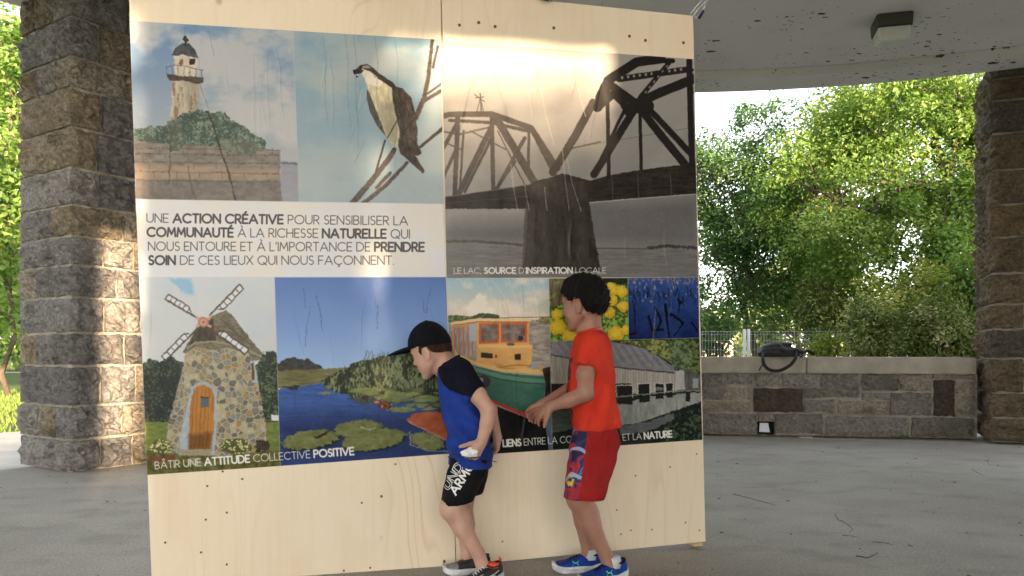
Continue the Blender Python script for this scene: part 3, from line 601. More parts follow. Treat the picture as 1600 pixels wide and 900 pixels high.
# ---------------------------------------------------------------- the pavilion, ground and board
rng = np.random.RandomState(11)
CX, CY, RF = 1.5, -.05, 7.8            # centre and radius of the round floor
def ringdisc(r0, r1, z, n=96, a0=0, a1=2*math.pi):
    an = np.linspace(a0, a1, n+1)
    v = [(CX+r*math.cos(a), CY+r*math.sin(a), z) for a in an for r in (r0, r1)]
    f = [(2*i, 2*i+1, 2*i+3, 2*i+2) for i in range(n)]
    return v, f
def lathe(prof, n=96):
    """closed profile of (radius, z) turned about the pavilion's centre"""
    v = []; f = []; m = len(prof)
    for i in range(n):
        a = 2*math.pi*i/n
        for r, z in prof: v.append((CX+r*math.cos(a), CY+r*math.sin(a), z))
    for i in range(n):
        for j in range(m): a, b = i*m, ((i+1) % n)*m; k = (j+1) % m; f.append((a+j, b+j, b+k, a+k))
    return v, f
# floor: worn grey concrete with stains, scuffs and faint chalk
def floor_mat():
    m, t, b = new_mat('worn_concrete'); v = pos(t); vs = pos(t, (.8, 1.3, 1), rot=(0, 0, R(-8)))
    base = ramp(t, noise(t, v, .8, 6, .6), [(.3, (154, 149, 142)), (.52, (170, 165, 158)), (.72, (188, 183, 176))])
    c = mix(t, ramp(t, noise(t, vs, 2.6, 8, .7, dist=.3), [(.38, (0, 0, 0)), (.7, (170, 170, 170))]), base, (178, 171, 160))
    c = mix(t, ramp(t, noise(t, vs, 3.4, 7, .62), [(.50, (0, 0, 0)), (.74, (190, 190, 190))]), c, (122, 116, 109))
    c = mix(t, ramp(t, noise(t, pos(t, (1, 2.2, 1)), 1.7, 5, .5), [(.64, (0, 0, 0)), (.71, (130, 130, 130))]), c, (158, 168, 178))     # chalk
    c = mix(t, ramp(t, noise(t, pos(t, (.6, 1.6, 1)), 1.2, 5, .5), [(.60, (0, 0, 0)), (.70, (90, 90, 90))]), c, (168, 152, 130))
    vo = N(t, 'ShaderNodeTexVoronoi', feature='F1'); vo.inputs['Scale'].default_value = 9; t.links.new(noise(t, v, 3, 3, out='Color'), vo.inputs['Vector']) if False else t.links.new(v, vo.inputs['Vector'])
    c = mix(t, ramp(t, vo.outputs['Distance'], [(.04, (150, 150, 150)), (.075, (0, 0, 0))]), c, (66, 62, 58))     # specks of dirt
    fine = noise(t, v, 90, 3, .7); c = mix(t, .4, c, ramp(t, fine, [(.3, (40, 40, 40)), (.7, (215, 215, 215))]), 'OVERLAY')
    t.links.new(c, b.inputs['Base Color'])
    t.links.new(ramp(t, noise(t, v, 1.4, 5), [(.3, (215, 215, 215)), (.7, (235, 235, 235))]), b.inputs['Roughness']); b.inputs['Specular IOR Level'].default_value = .3
    h = N(t, 'ShaderNodeMath', operation='ADD'); t.links.new(noise(t, v, 60, 6, .7), h.inputs[0]); t.links.new(noise(t, v, 3, 4), h.inputs[1]); bump(t, b, h.outputs[0], .35, .012); return m
fl = lathe([(.01, 0), (RF, 0), (RF, -.14), (.01, -.14)])
tag(mesh('floor', *fl, floor_mat()), kind='structure')
pave = simple('pale_path', (176, 172, 166), .8, (196, 190, 182), 3, .3, 60); 
v, f = ringdisc(RF+.002, 11.0, -.02, 96); tag(mesh('path', v, f, pave), kind='structure')
v = [(-40, 27.5, -.012), (-6, 29.5, -.012), (-6, 30.9, -.012), (-40, 28.9, -.012)]; tag(mesh('garden_path', v, [(0, 1, 2, 3)], pave), kind='structure')
g, t, b = new_mat('lawn_ground'); v_ = pos(t); c = ramp(t, noise(t, v_, .5, 6), [(.3, (74, 96, 38)), (.7, (98, 120, 52))]); c = mix(t, .5, c, ramp(t, noise(t, v_, 22, 4, .7), [(.3, (54, 76, 28)), (.7, (122, 142, 66))])); t.links.new(c, b.inputs['Base Color']); b.inputs['Roughness'].default_value = .95; bump(t, b, noise(t, v_, 40, 5, .8), 1, .05)
gv = []; gf = []
gx = [-1500, -300, -60, -25, -12, 0, 8, 16, 30, 70, 300, 1500]; gy = [-1500, -300, -60, -20, 0, 12, 20, 24]
for y in gy:
    for x in gx: gv.append((x, y, -.03))
for j in range(len(gy)-1):
    for i in range(len(gx)-1): a = j*len(gx)+i; gf.append((a, a+1, a+len(gx)+1, a+len(gx)))
b0 = len(gv)      # lawn runs on to the left, falls to the water on the right
gv += [(-1500, 60, -.03), (-14, 60, -.03), (-4, 30, -.6), (10, 30, -1.2), (1500, 30, -1.2), (-1500, 24, -.03), (-12, 24, -.03), (0, 24, -.03), (1500, 24, -.03), (-1500, 1500, -.03), (-20, 1500, -.03)]
gf += [(b0+5, b0+6, b0+1, b0), (b0+6, b0+7, b0+2, b0+1), (b0+7, b0+8, b0+4, b0+3, b0+2), (b0, b0+1, b0+10, b0+9)]
tag(mesh('ground', gv, gf, g, loc=(0, 0, -.03)), kind='structure')
wt, t, b = new_mat('lake_water'); b.inputs['Base Color'].default_value = (*lin((70, 90, 100)), 1); b.inputs['Roughness'].default_value = .12; bump(t, b, noise(t, pos(t, (1, .3, 1)), 2, 4), .5, .1)
tag(mesh('water', [(-15, 26, -1.0), (900, 26, -1.0), (900, 900, -1.0), (-18, 900, -1.0)], [(0, 1, 2, 3)], wt), kind='structure')
# --- stone
def stone_mat(name, cols, mort=False, bs=1.0, bd=.045):
    m, t, b = new_mat(name); v = pos(t)
    oi = t.nodes.new('ShaderNodeObjectInfo'); per = ramp(t, oi.outputs['Random'], [(i/len(cols), c) for i, c in enumerate(cols)], 'CONSTANT')
    n = noise(t, v, 7, 7, .65, dist=.4); c = mix(t, ramp(t, n, [(.35, (0, 0, 0)), (.68, (150, 150, 150))]), per, mixc(cols))
    c = mix(t, .75, c, ramp(t, noise(t, v, 34, 5, .75), [(.3, (50, 50, 50)), (.7, (205, 205, 205))]), 'OVERLAY')
    c = mix(t, ramp(t, noise(t, pos(t, (1, 1, 2.2)), 4.2, 5, .6), [(.52, (0, 0, 0)), (.72, (200, 200, 200))]), c, (70, 64, 58))
    t.links.new(c, b.inputs['Base Color']); b.inputs['Roughness'].default_value = .88; b.inputs['Specular IOR Level'].default_value = .3
    vo = N(t, 'ShaderNodeTexVoronoi', feature='F1'); vo.inputs['Scale'].default_value = 17; wv = N(t, 'ShaderNodeVectorMath', operation='ADD'); t.links.new(pos(t, (1, 1, 1.5)), wv.inputs[0]); sc_ = N(t, 'ShaderNodeVectorMath', operation='SCALE'); sc_.inputs['Scale'].default_value = .22; t.links.new(noise(t, v, 6, 4, out='Color'), sc_.inputs[0]); t.links.new(sc_.outputs[0], wv.inputs[1]); t.links.new(wv.outputs[0], vo.inputs['Vector'])
    a = N(t, 'ShaderNodeMath', operation='MULTIPLY_ADD'); t.links.new(noise(t, v, 24, 8, .75), a.inputs[0]); a.inputs[1].default_value = 1.0; t.links.new(vo.outputs['Distance'], a.inputs[2]); ly = N(t, 'ShaderNodeMath', operation='MULTIPLY'); t.links.new(noise(t, pos(t, (.7, .7, 5)), 5, 5, .6, dist=.4), ly.inputs[0]); t.links.new(ramp(t, oi.outputs['Random'], [(0, (0, 0, 0)), (.36, (255, 255, 255)), (.52, (90, 90, 90)), (.7, (0, 0, 0)), (.84, (220, 220, 220))], 'CONSTANT'), ly.inputs[1]); lz = N(t, 'ShaderNodeMath', operation='ADD'); t.links.new(a.outputs[0], lz.inputs[0]); t.links.new(ly.outputs[0], lz.inputs[1]); bump(t, b, lz.outputs[0], bs, bd)
    return m
def mixc(cols): return tuple(sum(c[i] for c in cols)/len(cols) for i in range(3))
M_ST = stone_mat('rock_faced_stone', [(168, 164, 160), (142, 140, 140), (178, 168, 152), (154, 152, 150), (164, 150, 128), (132, 130, 130)])
M_STB = stone_mat('brown_stone', [(140, 122, 98), (126, 116, 104), (152, 128, 98), (120, 112, 102), (146, 128, 104)])
M_STW = stone_mat('wall_stone', [(154, 149, 141), (136, 131, 124), (170, 162, 148), (146, 141, 136), (162, 153, 138), (124, 119, 113)], bs=.85, bd=.022)
M_MORT = simple('mortar', (150, 144, 132), .95, (176, 168, 154), 12, 1, 70, bd=.02)
M_DARKST = stone_mat('dark_rough_stone', [(84, 76, 68), (90, 80, 70)], bs=.85, bd=.022)
def rock(o, ex, ey, ez, sx, sy, sz, faces, cuts=6, bulge=.026, rough=.017, mat=None, parent=None, name='stone', seed=0, jit=.0035):
    """rock-faced block spanning o..o+ex*sx+ey*sy+ez*sz; 'faces' lists the outward sides that bulge: -y, +x ..."""
    r = np.random.RandomState(seed); n = cuts; V = []; F = []; idx = {}
    nx, ny, nz = [max(2, min(12, int(round(s/.038)))) for s in (sx, sy, sz)]
    def vid(i, j, k):
        if (i, j, k) not in idx:
            idx[(i, j, k)] = len(V); V.append((i/nx, j/ny, k/nz))
        return idx[(i, j, k)]
    for (a, b, lim, fx) in (((0), (1), (nx, ny), 2), (0, 2, (nx, nz), 1), (1, 2, (ny, nz), 0)):
        for side in (0, 1):
            sidev = side*(nz, ny, nx)[{2: 0, 1: 1, 0: 2}[fx]]
            for p in range(lim[0]):
                for q in range(lim[1]):
                    c = []
                    for dp, dq in ((0, 0), (1, 0), (1, 1), (0, 1)):
                        t = [0, 0, 0]; t[a] = p+dp; t[b] = q+dq; t[fx] = sidev; c.append(vid(*t))
                    F.append(tuple(c) if side == (1 if fx != 1 else 0) else tuple(c[::-1]))
    U = np.array(V); P = U*np.array([sx, sy, sz]); D = np.zeros_like(P)
    wob = r.rand(3)*40
    for fc in faces:
        s = -1 if fc[0] == '-' else 1; ax = 'xyz'.index(fc[1]); oth = [i for i in range(3) if i != ax]
        on = (U[:, ax] < 1e-6) if s < 0 else (U[:, ax] > 1-1e-6)
        e = np.ones(len(U))
        for i in oth: e *= np.clip(np.minimum(U[:, i], 1-U[:, i])*(sx, sy, sz)[i]/.035, 0, 1)**.6
        nn = np.sin(P[:, oth[0]]*31+wob[0]+2*np.sin(P[:, oth[1]]*23+wob[1]))*np.sin(P[:, oth[1]]*37+wob[2])
        amt = e*(bulge*(.75+.5*r.rand())+rough*nn+rough*.9*r.randn(len(U)))
        D[on, ax] += (s*amt)[on]
    edge = (((U < 1e-6) | (U > 1-1e-6)).sum(1) >= 2)
    D[edge] += r.randn(edge.sum(), 3)*jit; P0 = P.copy(); a_1, a_2 = r.rand(2)*6; D[:, 0] += jit*.8*np.sin(P0[:, 2]*38+a_1)*(1-2*U[:, 0]); D[:, 2] += jit*.8*np.sin(P0[:, 0]*27+a_2)*(1-2*U[:, 2])
    P = P+D; Wd = np.array(o)+P[:, :1]*ex+P[:, 1:2]*ey+P[:, 2:]*ez
    ob = mesh(name, Wd, F, mat, parent, False)
    me = ob.data
    return ob
def fixnormals(ob):
    bm = bmesh.new(); bm.from_mesh(ob.data); bmesh.ops.recalc_face_normals(bm, faces=bm.faces); bm.to_mesh(ob.data); bm.free()
def pillar(cx, cy, ex, ey, w, zs, types, label, mat, seed, group='square rock-faced stone pillars under the roof', cheap=False):
    ex = np.array([*ex, 0.]); ey = np.array([*ey, 0.]); o = np.array([cx, cy, 0.]); ez = np.array([0, 0, 1.])
    c = o+ex*w/2+ey*w/2; root = E('stone_pillar', (c[0], c[1], 0), label, 'pillar', group)
    v, f = [], []
    i_ = .032
    for z in (0, zs[-1]):
        for a, b in ((i_, i_), (w-i_, i_), (w-i_, w-i_), (i_, w-i_)): v.append(o+ex*a+ey*b+ez*z)
    mo = mesh('mortar', v, [(0, 1, 2, 3), (4, 5, 6, 7), (0, 1, 5, 4), (1, 2, 6, 5), (2, 3, 7, 6), (3, 0, 4, 7)], M_MORT, root); fixnormals(mo)
    r = np.random.RandomState(seed); g = .021; k = 0
    def blk(x0, x1, y0, y1, z0, z1, faces, dark=False):
        nonlocal k
        k += 1; pr = r.rand()*.008
        q = o+ex*(x0+g/2)+ey*(y0+g/2)+ez*(z0+g/2)
        s = rock(q, ex, ey, ez, x1-x0-g, y1-y0-g, z1-z0-g, faces, mat=mat, parent=root, seed=seed*100+k, bulge=.02+pr); fixnormals(s)
    for i, ty in enumerate(types):
        z0, z1 = zs[i], zs[i+1]; d = .2+.06*r.rand()
        if ty == 'A':
            blk(0, w, 0, d, z0, z1, ('-y', '-x', '+x')); m = d+(w-d)*(.42+.2*r.rand()); blk(0, d, d, m, z0, z1, ('-x',)); blk(0, d, m, w, z0, z1, ('-x', '+y'))
            blk(d, w, d, w, z0, z1, ('+x', '+y'))
        elif ty == 'B':
            m1 = w*(.27+.1*r.rand()); m2 = w*(.62+.1*r.rand()); L = w*(.42+.25*r.rand())
            blk(0, m1, 0, L, z0, z1, ('-y', '-x')); blk(m1, m2, 0, d, z0, z1, ('-y',)); blk(m2, w, 0, d, z0, z1, ('-y', '+x')); blk(0, m1, L, w, z0, z1, ('-x', '+y')); blk(m1, w, d, w, z0, z1, ('+x', '+y'))
        else:
            m = w*(.35+.12*r.rand()); L = w*(.3+.2*r.rand()); blk(0, m, 0, w, z0, z1, ('-y', '-x', '+y')) if r.rand() < .5 else (blk(0, m, 0, L, z0, z1, ('-y', '-x')), blk(0, m, L, w, z0, z1, ('-x', '+y')))
            blk(m, w, 0, d, z0, z1, ('-y', '+x')); blk(m, w, d, w, z0, z1, ('+x', '+y'))
    return root
a = R(33); CEIL = 3.62
zl = [0]+[.893+(545-y)/1200*5.5 for y in (689, 636, 572, 520, 463, 413, 367, 318, 260, 196, 133, 84, 22, -30)]; zl = [z for z in zl if z < 3.5]+[CEIL-.004]
# left pillar: corner nearest the camera; x runs along the inner (right) face, y along the outer (left) face so blocks read as in the picture
tl = list('ABABABABAAABABA')[:len(zl)-1]
pillar(-3.17, 5.5, (-math.cos(a), math.sin(a)), (math.sin(a), math.cos(a)), .75, zl, tl, 'rock-faced grey stone pillar left of the printed board, partly lit by the low sun', M_ST, 3)
zr = [0]+[.893+(545-y)/1200*7.4 for y in (652, 613, 560, 515, 476, 428, 372, 322, 268, 211, 160, 126)]; zr = [z for z in zr if z < 3.5]+[CEIL-.004]
tr = list('AACACACAACAAA')[:len(zr)-1]
pillar(4.58, 7.37, (.92, -.392), (.392, .92), .78, zr, tr, 'brown stone pillar at the right end of the low wall', M_STB, 5)
pillar(.55, 7.75, (1, -.02), (.02, 1), .7, zr, tr, 'stone pillar standing behind the printed board', M_STB, 7)
PERP = np.array([math.cos(SUN_AZ), math.sin(SUN_AZ)]); ALONG = np.array([math.sin(SUN_AZ), -math.cos(SUN_AZ)])
pillar(*(PERP*-1.06+ALONG*8.1), tuple(PERP), tuple(-ALONG), .68, zr, tr, 'unseen stone pillar added behind the viewer to shade the grey pillar', M_ST, 8); pillar(*(PERP*1.83+ALONG*8.1), tuple(PERP), tuple(-ALONG), .75, zr, tr, 'unseen stone pillar added behind the viewer to bound the sun patch on the board', M_ST, 9)  # unseen pair, added and turned so their shadows bound the sun patches
# --- roof
m, t, b = new_mat('peeling_ceiling_paint'); v = pos(t); n1_ = noise(t, pos(t, (1, 1.6, 1)), 14, 4, .5); big = noise(t, v, .7, 4)
c = ramp(t, big, [(.35, (204, 199, 199)), (.65, (216, 210, 209))]); mk = N(t, 'ShaderNodeMath', operation='MULTIPLY_ADD'); t.links.new(n1_, mk.inputs[0]); mk.inputs[1].default_value = 1; sc2 = N(t, 'ShaderNodeMath', operation='MULTIPLY'); t.links.new(noise(t, v, .9, 3), sc2.inputs[0]); sc2.inputs[1].default_value = .42; t.links.new(sc2.outputs[0], mk.inputs[2])
dv = N(t, 'ShaderNodeVectorMath', operation='ADD'); sv = N(t, 'ShaderNodeVectorMath', operation='SCALE'); sv.inputs['Scale'].default_value = .09; t.links.new(noise(t, v, 16, 3, .7, 'Color'), sv.inputs[0]); t.links.new(pos(t, (1, 1.7, 1)), dv.inputs[0]); t.links.new(sv.outputs[0], dv.inputs[1]); pk_ = []
for sc_n, rad_ in ((4.2, .16), (9.5, .17), (17, .15)):
    vo = N(t, 'ShaderNodeTexVoronoi', feature='F1'); vo.inputs['Scale'].default_value = sc_n; t.links.new(dv.outputs[0], vo.inputs['Vector']); sr = t.nodes.new('ShaderNodeSeparateColor'); t.links.new(vo.outputs['Color'], sr.inputs[0])
    a1 = N(t, 'ShaderNodeMath', operation='MULTIPLY'); t.links.new(sr.outputs[0], a1.inputs[0]); t.links.new(ramp(t, noise(t, v, .9, 2), [(.36, (120, 120, 120)), (.60, (255, 255, 255))]), a1.inputs[1]); a2 = N(t, 'ShaderNodeMath', operation='SUBTRACT'); t.links.new(a1.outputs[0], a2.inputs[0]); a2.inputs[1].default_value = .18
    a3 = N(t, 'ShaderNodeMath', operation='MULTIPLY'); t.links.new(a2.outputs[0], a3.inputs[0]); a3.inputs[1].default_value = rad_*2; a4 = N(t, 'ShaderNodeMath', operation='GREATER_THAN'); t.links.new(a3.outputs[0], a4.inputs[0]); t.links.new(vo.outputs['Distance'], a4.inputs[1]); pk_.append(a4.outputs[0])
mx = N(t, 'ShaderNodeMath', operation='MAXIMUM'); t.links.new(pk_[0], mx.inputs[0]); t.links.new(pk_[1], mx.inputs[1]); mx2 = N(t, 'ShaderNodeMath', operation='MAXIMUM'); t.links.new(mx.outputs[0], mx2.inputs[0]); t.links.new(pk_[2], mx2.inputs[1]); peel = mx2.outputs[0]; c = mix(t, peel, c, (62, 48, 40)); c = mix(t, ramp(t, noise(t, v, 1.6, 5), [(.55, (0, 0, 0)), (.75, (120, 120, 120))]), c, (160, 156, 150))
t.links.new(c, b.inputs['Base Color']); b.inputs['Roughness'].default_value = .8; iv = N(t, 'ShaderNodeMath', operation='MULTIPLY_ADD'); t.links.new(peel, iv.inputs[0]); iv.inputs[1].default_value = -.6; t.links.new(noise(t, v, 5, 5), iv.inputs[2]); bump(t, b, iv.outputs[0], .5, .008)
roof = E('pavilion_roof', (CX, CY, CEIL), 'round concrete pavilion roof with peeling grey painted underside', 'roof')
mesh('ceiling', *lathe([(.02, CEIL), (7.6, CEIL), (7.6, CEIL+.5), (.02, CEIL+.5)], 128), m, roof)
mesh('edge_beam', *lathe([(7.602, CEIL-.078), (7.99, CEIL-.082), (8.02, CEIL-.06), (8.02, CEIL+.55), (7.602, CEIL+.55)], 128), m, roof, smooth=False)
# hole worn bits: flakes of paint hanging off the ceiling near the lamp
# ceiling light
root = E('ceiling_light', tuple(P3(1393, 40, 6.35)[:2])+(CEIL,), 'square outdoor ceiling light with dark housing and ribbed glass lens', 'light fixture')
cx, cy = P3(1393, 40, 6.35)[:2]; ca, sa = math.cos(R(-14)), math.sin(R(-14))
def sq(w, z, bev=.012):
    w *= .80; z = CEIL-(CEIL-z)*.88; return [(cx+ca*x-sa*y, cy+sa*x+ca*y, z) for x, y in ((-w+bev, -w), (w-bev, -w), (w, -w+bev), (w, w-bev), (w-bev, w), (-w+bev, w), (-w, w-bev), (-w, -w+bev))]
def stack(lv):
    v = []; f = []
    for l in lv: v += l
    for i in range(len(lv)-1):
        for j in range(8): f.append((i*8+j, i*8+(j+1) % 8, (i+1)*8+(j+1) % 8, (i+1)*8+j))
    return v, f+[tuple(range(7, -1, -1)), tuple(range((len(lv)-1)*8, len(lv)*8))]
h_ = mesh('housing', *stack([sq(.168, CEIL-.001), sq(.172, CEIL-.02), sq(.166, CEIL-.11), sq(.160, CEIL-.115)]), simple('dark_bronze_metal', (72, 70, 67), .5, metal=.3), root); fixnormals(h_)
m, t, b = new_mat('ribbed_glass'); b.inputs['Base Color'].default_value = (*lin((235, 235, 230)), 1); b.inputs['Roughness'].default_value = .22; b.inputs['Transmission Weight'].default_value = .1; wv = N(t, 'ShaderNodeTexWave', bands_direction='X'); wv.inputs['Scale'].default_value = 26; t.links.new(pos(t), wv.inputs[0]); bump(t, b, wv.outputs[0], .6, .01)
h_ = mesh('lens', *stack([sq(.156, CEIL-.1155), sq(.150, CEIL-.19), sq(.128, CEIL-.232), sq(.10, CEIL-.24)]), m, root); fixnormals(h_)
mesh('rim', *stack([sq(.163, CEIL-.112), sq(.163, CEIL-.124), sq(.157, CEIL-.125)]), simple('dark_rim', (46, 44, 42), .5, metal=.3), root)
# --- low wall
WA = np.array([2.01, 8.05]); WB = np.array([4.62, 7.65]); WD = (WB-WA)/np.linalg.norm(WB-WA); WN = np.array([WD[1], -WD[0]])
def wpt(px, py):
    k = (px-800)/1200; u = (k*WA[1]-WA[0])/(WD[0]-k*WD[1]); y = WA[1]+WD[1]*u
    return u, .893+(545-py)/1200*y
wall = E('stone_wall', (WA[0], WA[1], 0), 'low grey stone wall with a pale concrete coping between the pillars', 'wall')
dz = np.array([0, 0, 1.]); wo = np.array([*WA, 0.]); wd = np.array([*WD, 0.]); wn = np.array([*WN, 0.])
def wbox(u0, u1, d0, d1, z0, z1, name, mat, bev=0):
    v = [wo+wd*u+wn*d+dz*z for z in (z0, z1) for u, d in ((u0, d0), (u1, d0), (u1, d1), (u0, d1))]
    ob = mesh(name, v, [(0, 1, 2, 3), (4, 5, 6, 7), (0, 1, 5, 4), (1, 2, 6, 5), (2, 3, 7, 6), (3, 0, 4, 7)], mat, wall); fixnormals(ob)
    if bev:
        bm = bmesh.new(); bm.from_mesh(ob.data); bmesh.ops.bevel(bm, geom=bm.edges[:], offset=bev, segments=2, affect='EDGES'); bm.to_mesh(ob.data); bm.free()
    return ob
U0, U1 = -.98, 2.66; hu0, hz0 = wpt(1184, 677); hu1, hz1 = wpt(1211, 659)
hw = (hu0, hu1)
wbox(U0, hw[0]-.004, -.40, -.016, 0, .64, 'mortar', M_MORT); wbox(hw[1]+.004, U1, -.40, -.016, 0, .64, 'mortar', M_MORT); wbox(hw[0]-.004, hw[1]+.004, -.40, -.017, hz1, .64, 'mortar', M_MORT); wbox(hw[0]-.004, hw[1]+.004, -.42, -.10, 0, hz1-.001, 'recess', simple('black_recess', (14, 13, 12), .9))
cop = simple('concrete_coping', (150, 144, 132), .8, (172, 166, 154), 5, .35, 90, bd=.006)
wbox(U0, 1.02, -.46, .045, .642, .806, 'coping', cop, .008); wbox(1.026, U1-.03, -.46, .046, .642, .8065, 'coping', cop, .008)
z5 = lambda x, y: (1090+x/3.75, 480+y/3.75); z6 = lambda x, y: (1340+x/3.46, 460+y/3.46)
st = []
for q in [(20, 390, 145, 540), (172, 388, 318, 452), (158, 472, 312, 541), (338, 388, 492, 464), (500, 388, 716, 466), (730, 388, 945, 527), (20, 553, 310, 612), (328, 476, 617, 614, 'd'), (626, 476, 722, 531), (628, 543, 797, 614), (20, 624, 348, 738), (352, 622, 455, 668), (458, 626, 732, 740)]: st.append((*z5(*q[:2]), *z5(*q[2:4]), len(q) > 4))
for q in [(25, 432, 217, 518), (228, 432, 397, 521), (406, 430, 632, 456), (414, 464, 520, 657, 'd'), (524, 474, 634, 661), (24, 534, 167, 571), (-104, 579, 166, 646), (178, 534, 397, 652), (-168, 663, 277, 768), (296, 668, 624, 772)]: st.append((*z6(*q[:2]), *z6(*q[2:4]), len(q) > 4))
k = 0
for x0, y0, x1, y1, dk in st:
    u0, za = wpt(x0, y0); u1, zb = wpt(x1, y1); zt = wpt((x0+x1)/2, y0)[1]; zb = max(wpt((x0+x1)/2, y1)[1], .004); k += 1
    ob = rock(wo+wd*u0+wn*(-.08)+dz*zb, wd, wn, dz, u1-u0, .085+(.004*(k % 3)), min(zt, .638)-zb, ('+y',), mat=M_DARKST if dk else M_STW, parent=wall, seed=900+k, bulge=.016 if dk else .006+.005*(k % 3), rough=.010 if dk else .005, jit=.004); fixnormals(ob)
for row, (z0, z1) in enumerate(((.01, .17), (.185, .32), (.335, .46), (.475, .632))):      # hidden run towards the middle pillar
    u = U0+.01
    while u < .02:
        w = min(.2+.22*rng.rand(), .03-u+.001); w = max(w, .08); k += 1
        if u+w > .06: break
        ob = rock(wo+wd*u+wn*(-.08)+dz*z0, wd, wn, dz, w-.015, .086, z1-z0-.012, ('+y',), mat=M_STW, parent=wall, seed=900+k, bulge=.006, rough=.0035); fixnormals(ob); u += w
# --- the printed plywood board
def ply_mat(seed, name):
    m, t, b = new_mat(name); v = pos(t, (1, 1, .16)); mp = N(t, 'ShaderNodeVectorMath', operation='ADD'); mp.inputs[1].default_value = (seed*3.1, seed*1.7, seed*.9); t.links.new(v, mp.inputs[0]); v = mp.outputs[0]
    n = noise(t, v, 1.6, 3, .45, dist=.5); mu = N(t, 'ShaderNodeMath', operation='MULTIPLY'); mu.inputs[1].default_value = 34; t.links.new(n, mu.inputs[0]); fr_ = N(t, 'ShaderNodeMath', operation='FRACT'); t.links.new(mu.outputs[0], fr_.inputs[0])
    ring = ramp(t, fr_.outputs[0], [(0, (255, 255, 255)), (.10, (90, 90, 90)), (.3, (0, 0, 0)), (.86, (20, 20, 20)), (1, (255, 255, 255))]); msk = ramp(t, noise(t, v, 2.3, 2), [(.50, (6, 6, 6)), (.66, (170, 170, 170))])
    rr = N(t, 'ShaderNodeMath', operation='MULTIPLY'); t.links.new(ring, rr.inputs[0]); t.links.new(msk, rr.inputs[1])
    base = ramp(t, noise(t, pos(t, (1, 1, .5)), 1.8, 5), [(.3, (232, 216, 190)), (.55, (238, 224, 200)), (.75, (226, 207, 178))])
    c = mix(t, rr.outputs[0], base, (200, 158, 112)); c = mix(t, ramp(t, noise(t, pos(t, (1, 1, .04)), 60, 4, .7), [(.45, (0, 0, 0)), (.8, (90, 90, 90))]), c, (186, 150, 104))
    c = mix(t, ramp(t, noise(t, pos(t, (1, 1, .25)), 4.5, 4), [(.60, (0, 0, 0)), (.74, (110, 110, 110))]), c, (212, 158, 100))
    vo = N(t, 'ShaderNodeTexVoronoi', feature='F1'); vo.inputs['Scale'].default_value = 3.3; t.links.new(pos(t, (1, 1, .8)), vo.inputs['Vector']); c = mix(t, ramp(t, vo.outputs['Distance'], [(.02, (200, 200, 200)), (.06, (0, 0, 0))]), c, (150, 104, 62))
    t.links.new(c, b.inputs['Base Color']); b.inputs['Roughness'].default_value = .5; b.inputs['Specular IOR Level'].default_value = .4; bump(t, b, noise(t, pos(t, (1, 1, .06)), 120, 4), .18, .003); return m
PDv = np.array([*PD, 0.]); PN = np.array([PD[1], -PD[0], 0.])
def bpt(px, py, off=0):
    u, z = px2uz(px, py); return np.array([PA[0], PA[1], 0])+PDv*u+dz*z+PN*off
board = E('display_board', tuple(bpt(700, 880)[:2])+(0,), 'tall plywood display board covered with printed photographs and French lettering', 'display board')
def sheet(q, name, mat, f0, th, parent, label=None):
    n = len(q); v = [bpt(x, y, f0) for x, y in q]+[bpt(x, y, f0-th) for x, y in q]
    ob = mesh(name, v, [tuple(range(n)), tuple(range(2*n-1, n-1, -1))]+[(i, (i+1) % n, n+(i+1) % n, n+i) for i in range(n)], mat, parent); fixnormals(ob)
    if label: ob['label'] = label
    return ob
M_PL1, M_PL2 = ply_mat(1.3, 'plywood_left'), ply_mat(4.1, 'plywood_right')
s1 = sheet([(199, -72), (687.6, -15.5), (711.6, 884.5), (237.5, 921)], 'plywood_sheet', M_PL1, 0, .018, board, 'plywood sheet on the left'); s2 = sheet([(689.6, -15.2), (1082.5, 25), (1102, 846), (713.2, 884.3)], 'plywood_sheet', M_PL2, .002, .018, board, 'plywood sheet on the right')
M_STUD = simple('pine_stud', (196, 160, 112), .7, (214, 180, 130), 6, .2, 60)
def stud(x0, y0, x1, y1, w=.038, d=.089):
    a_, b_2 = bpt(x0, y0, -.022), bpt(x1, y1, -.022); ax = (b_2-a_)/np.linalg.norm(b_2-a_); sd = np.cross(ax, PN); v = []
    for p in (a_, b_2):
        for i, j in ((-.5, 0), (.5, 0), (.5, 1), (-.5, 1)): v.append(p+sd*w*i-PN*d*j)
    ob = mesh('stud', v, [(0, 1, 2, 3), (4, 5, 6, 7), (0, 1, 5, 4), (1, 2, 6, 5), (2, 3, 7, 6), (3, 0, 4, 7)], M_STUD, board); fixnormals(ob)
for q in [(210, -50, 246, 905), (690, -8, 712, 872), (1074, 32, 1093, 838), (230, -52, 1066, 34), (258, 892, 700, 860), (722, 858, 1084, 828)]: stud(*q)
ob = sheet([(1082, 848.5), (1096, 847.2), (1096.5, 852), (1082, 853)], 'wood_shim', M_STUD, .012, .09, board)
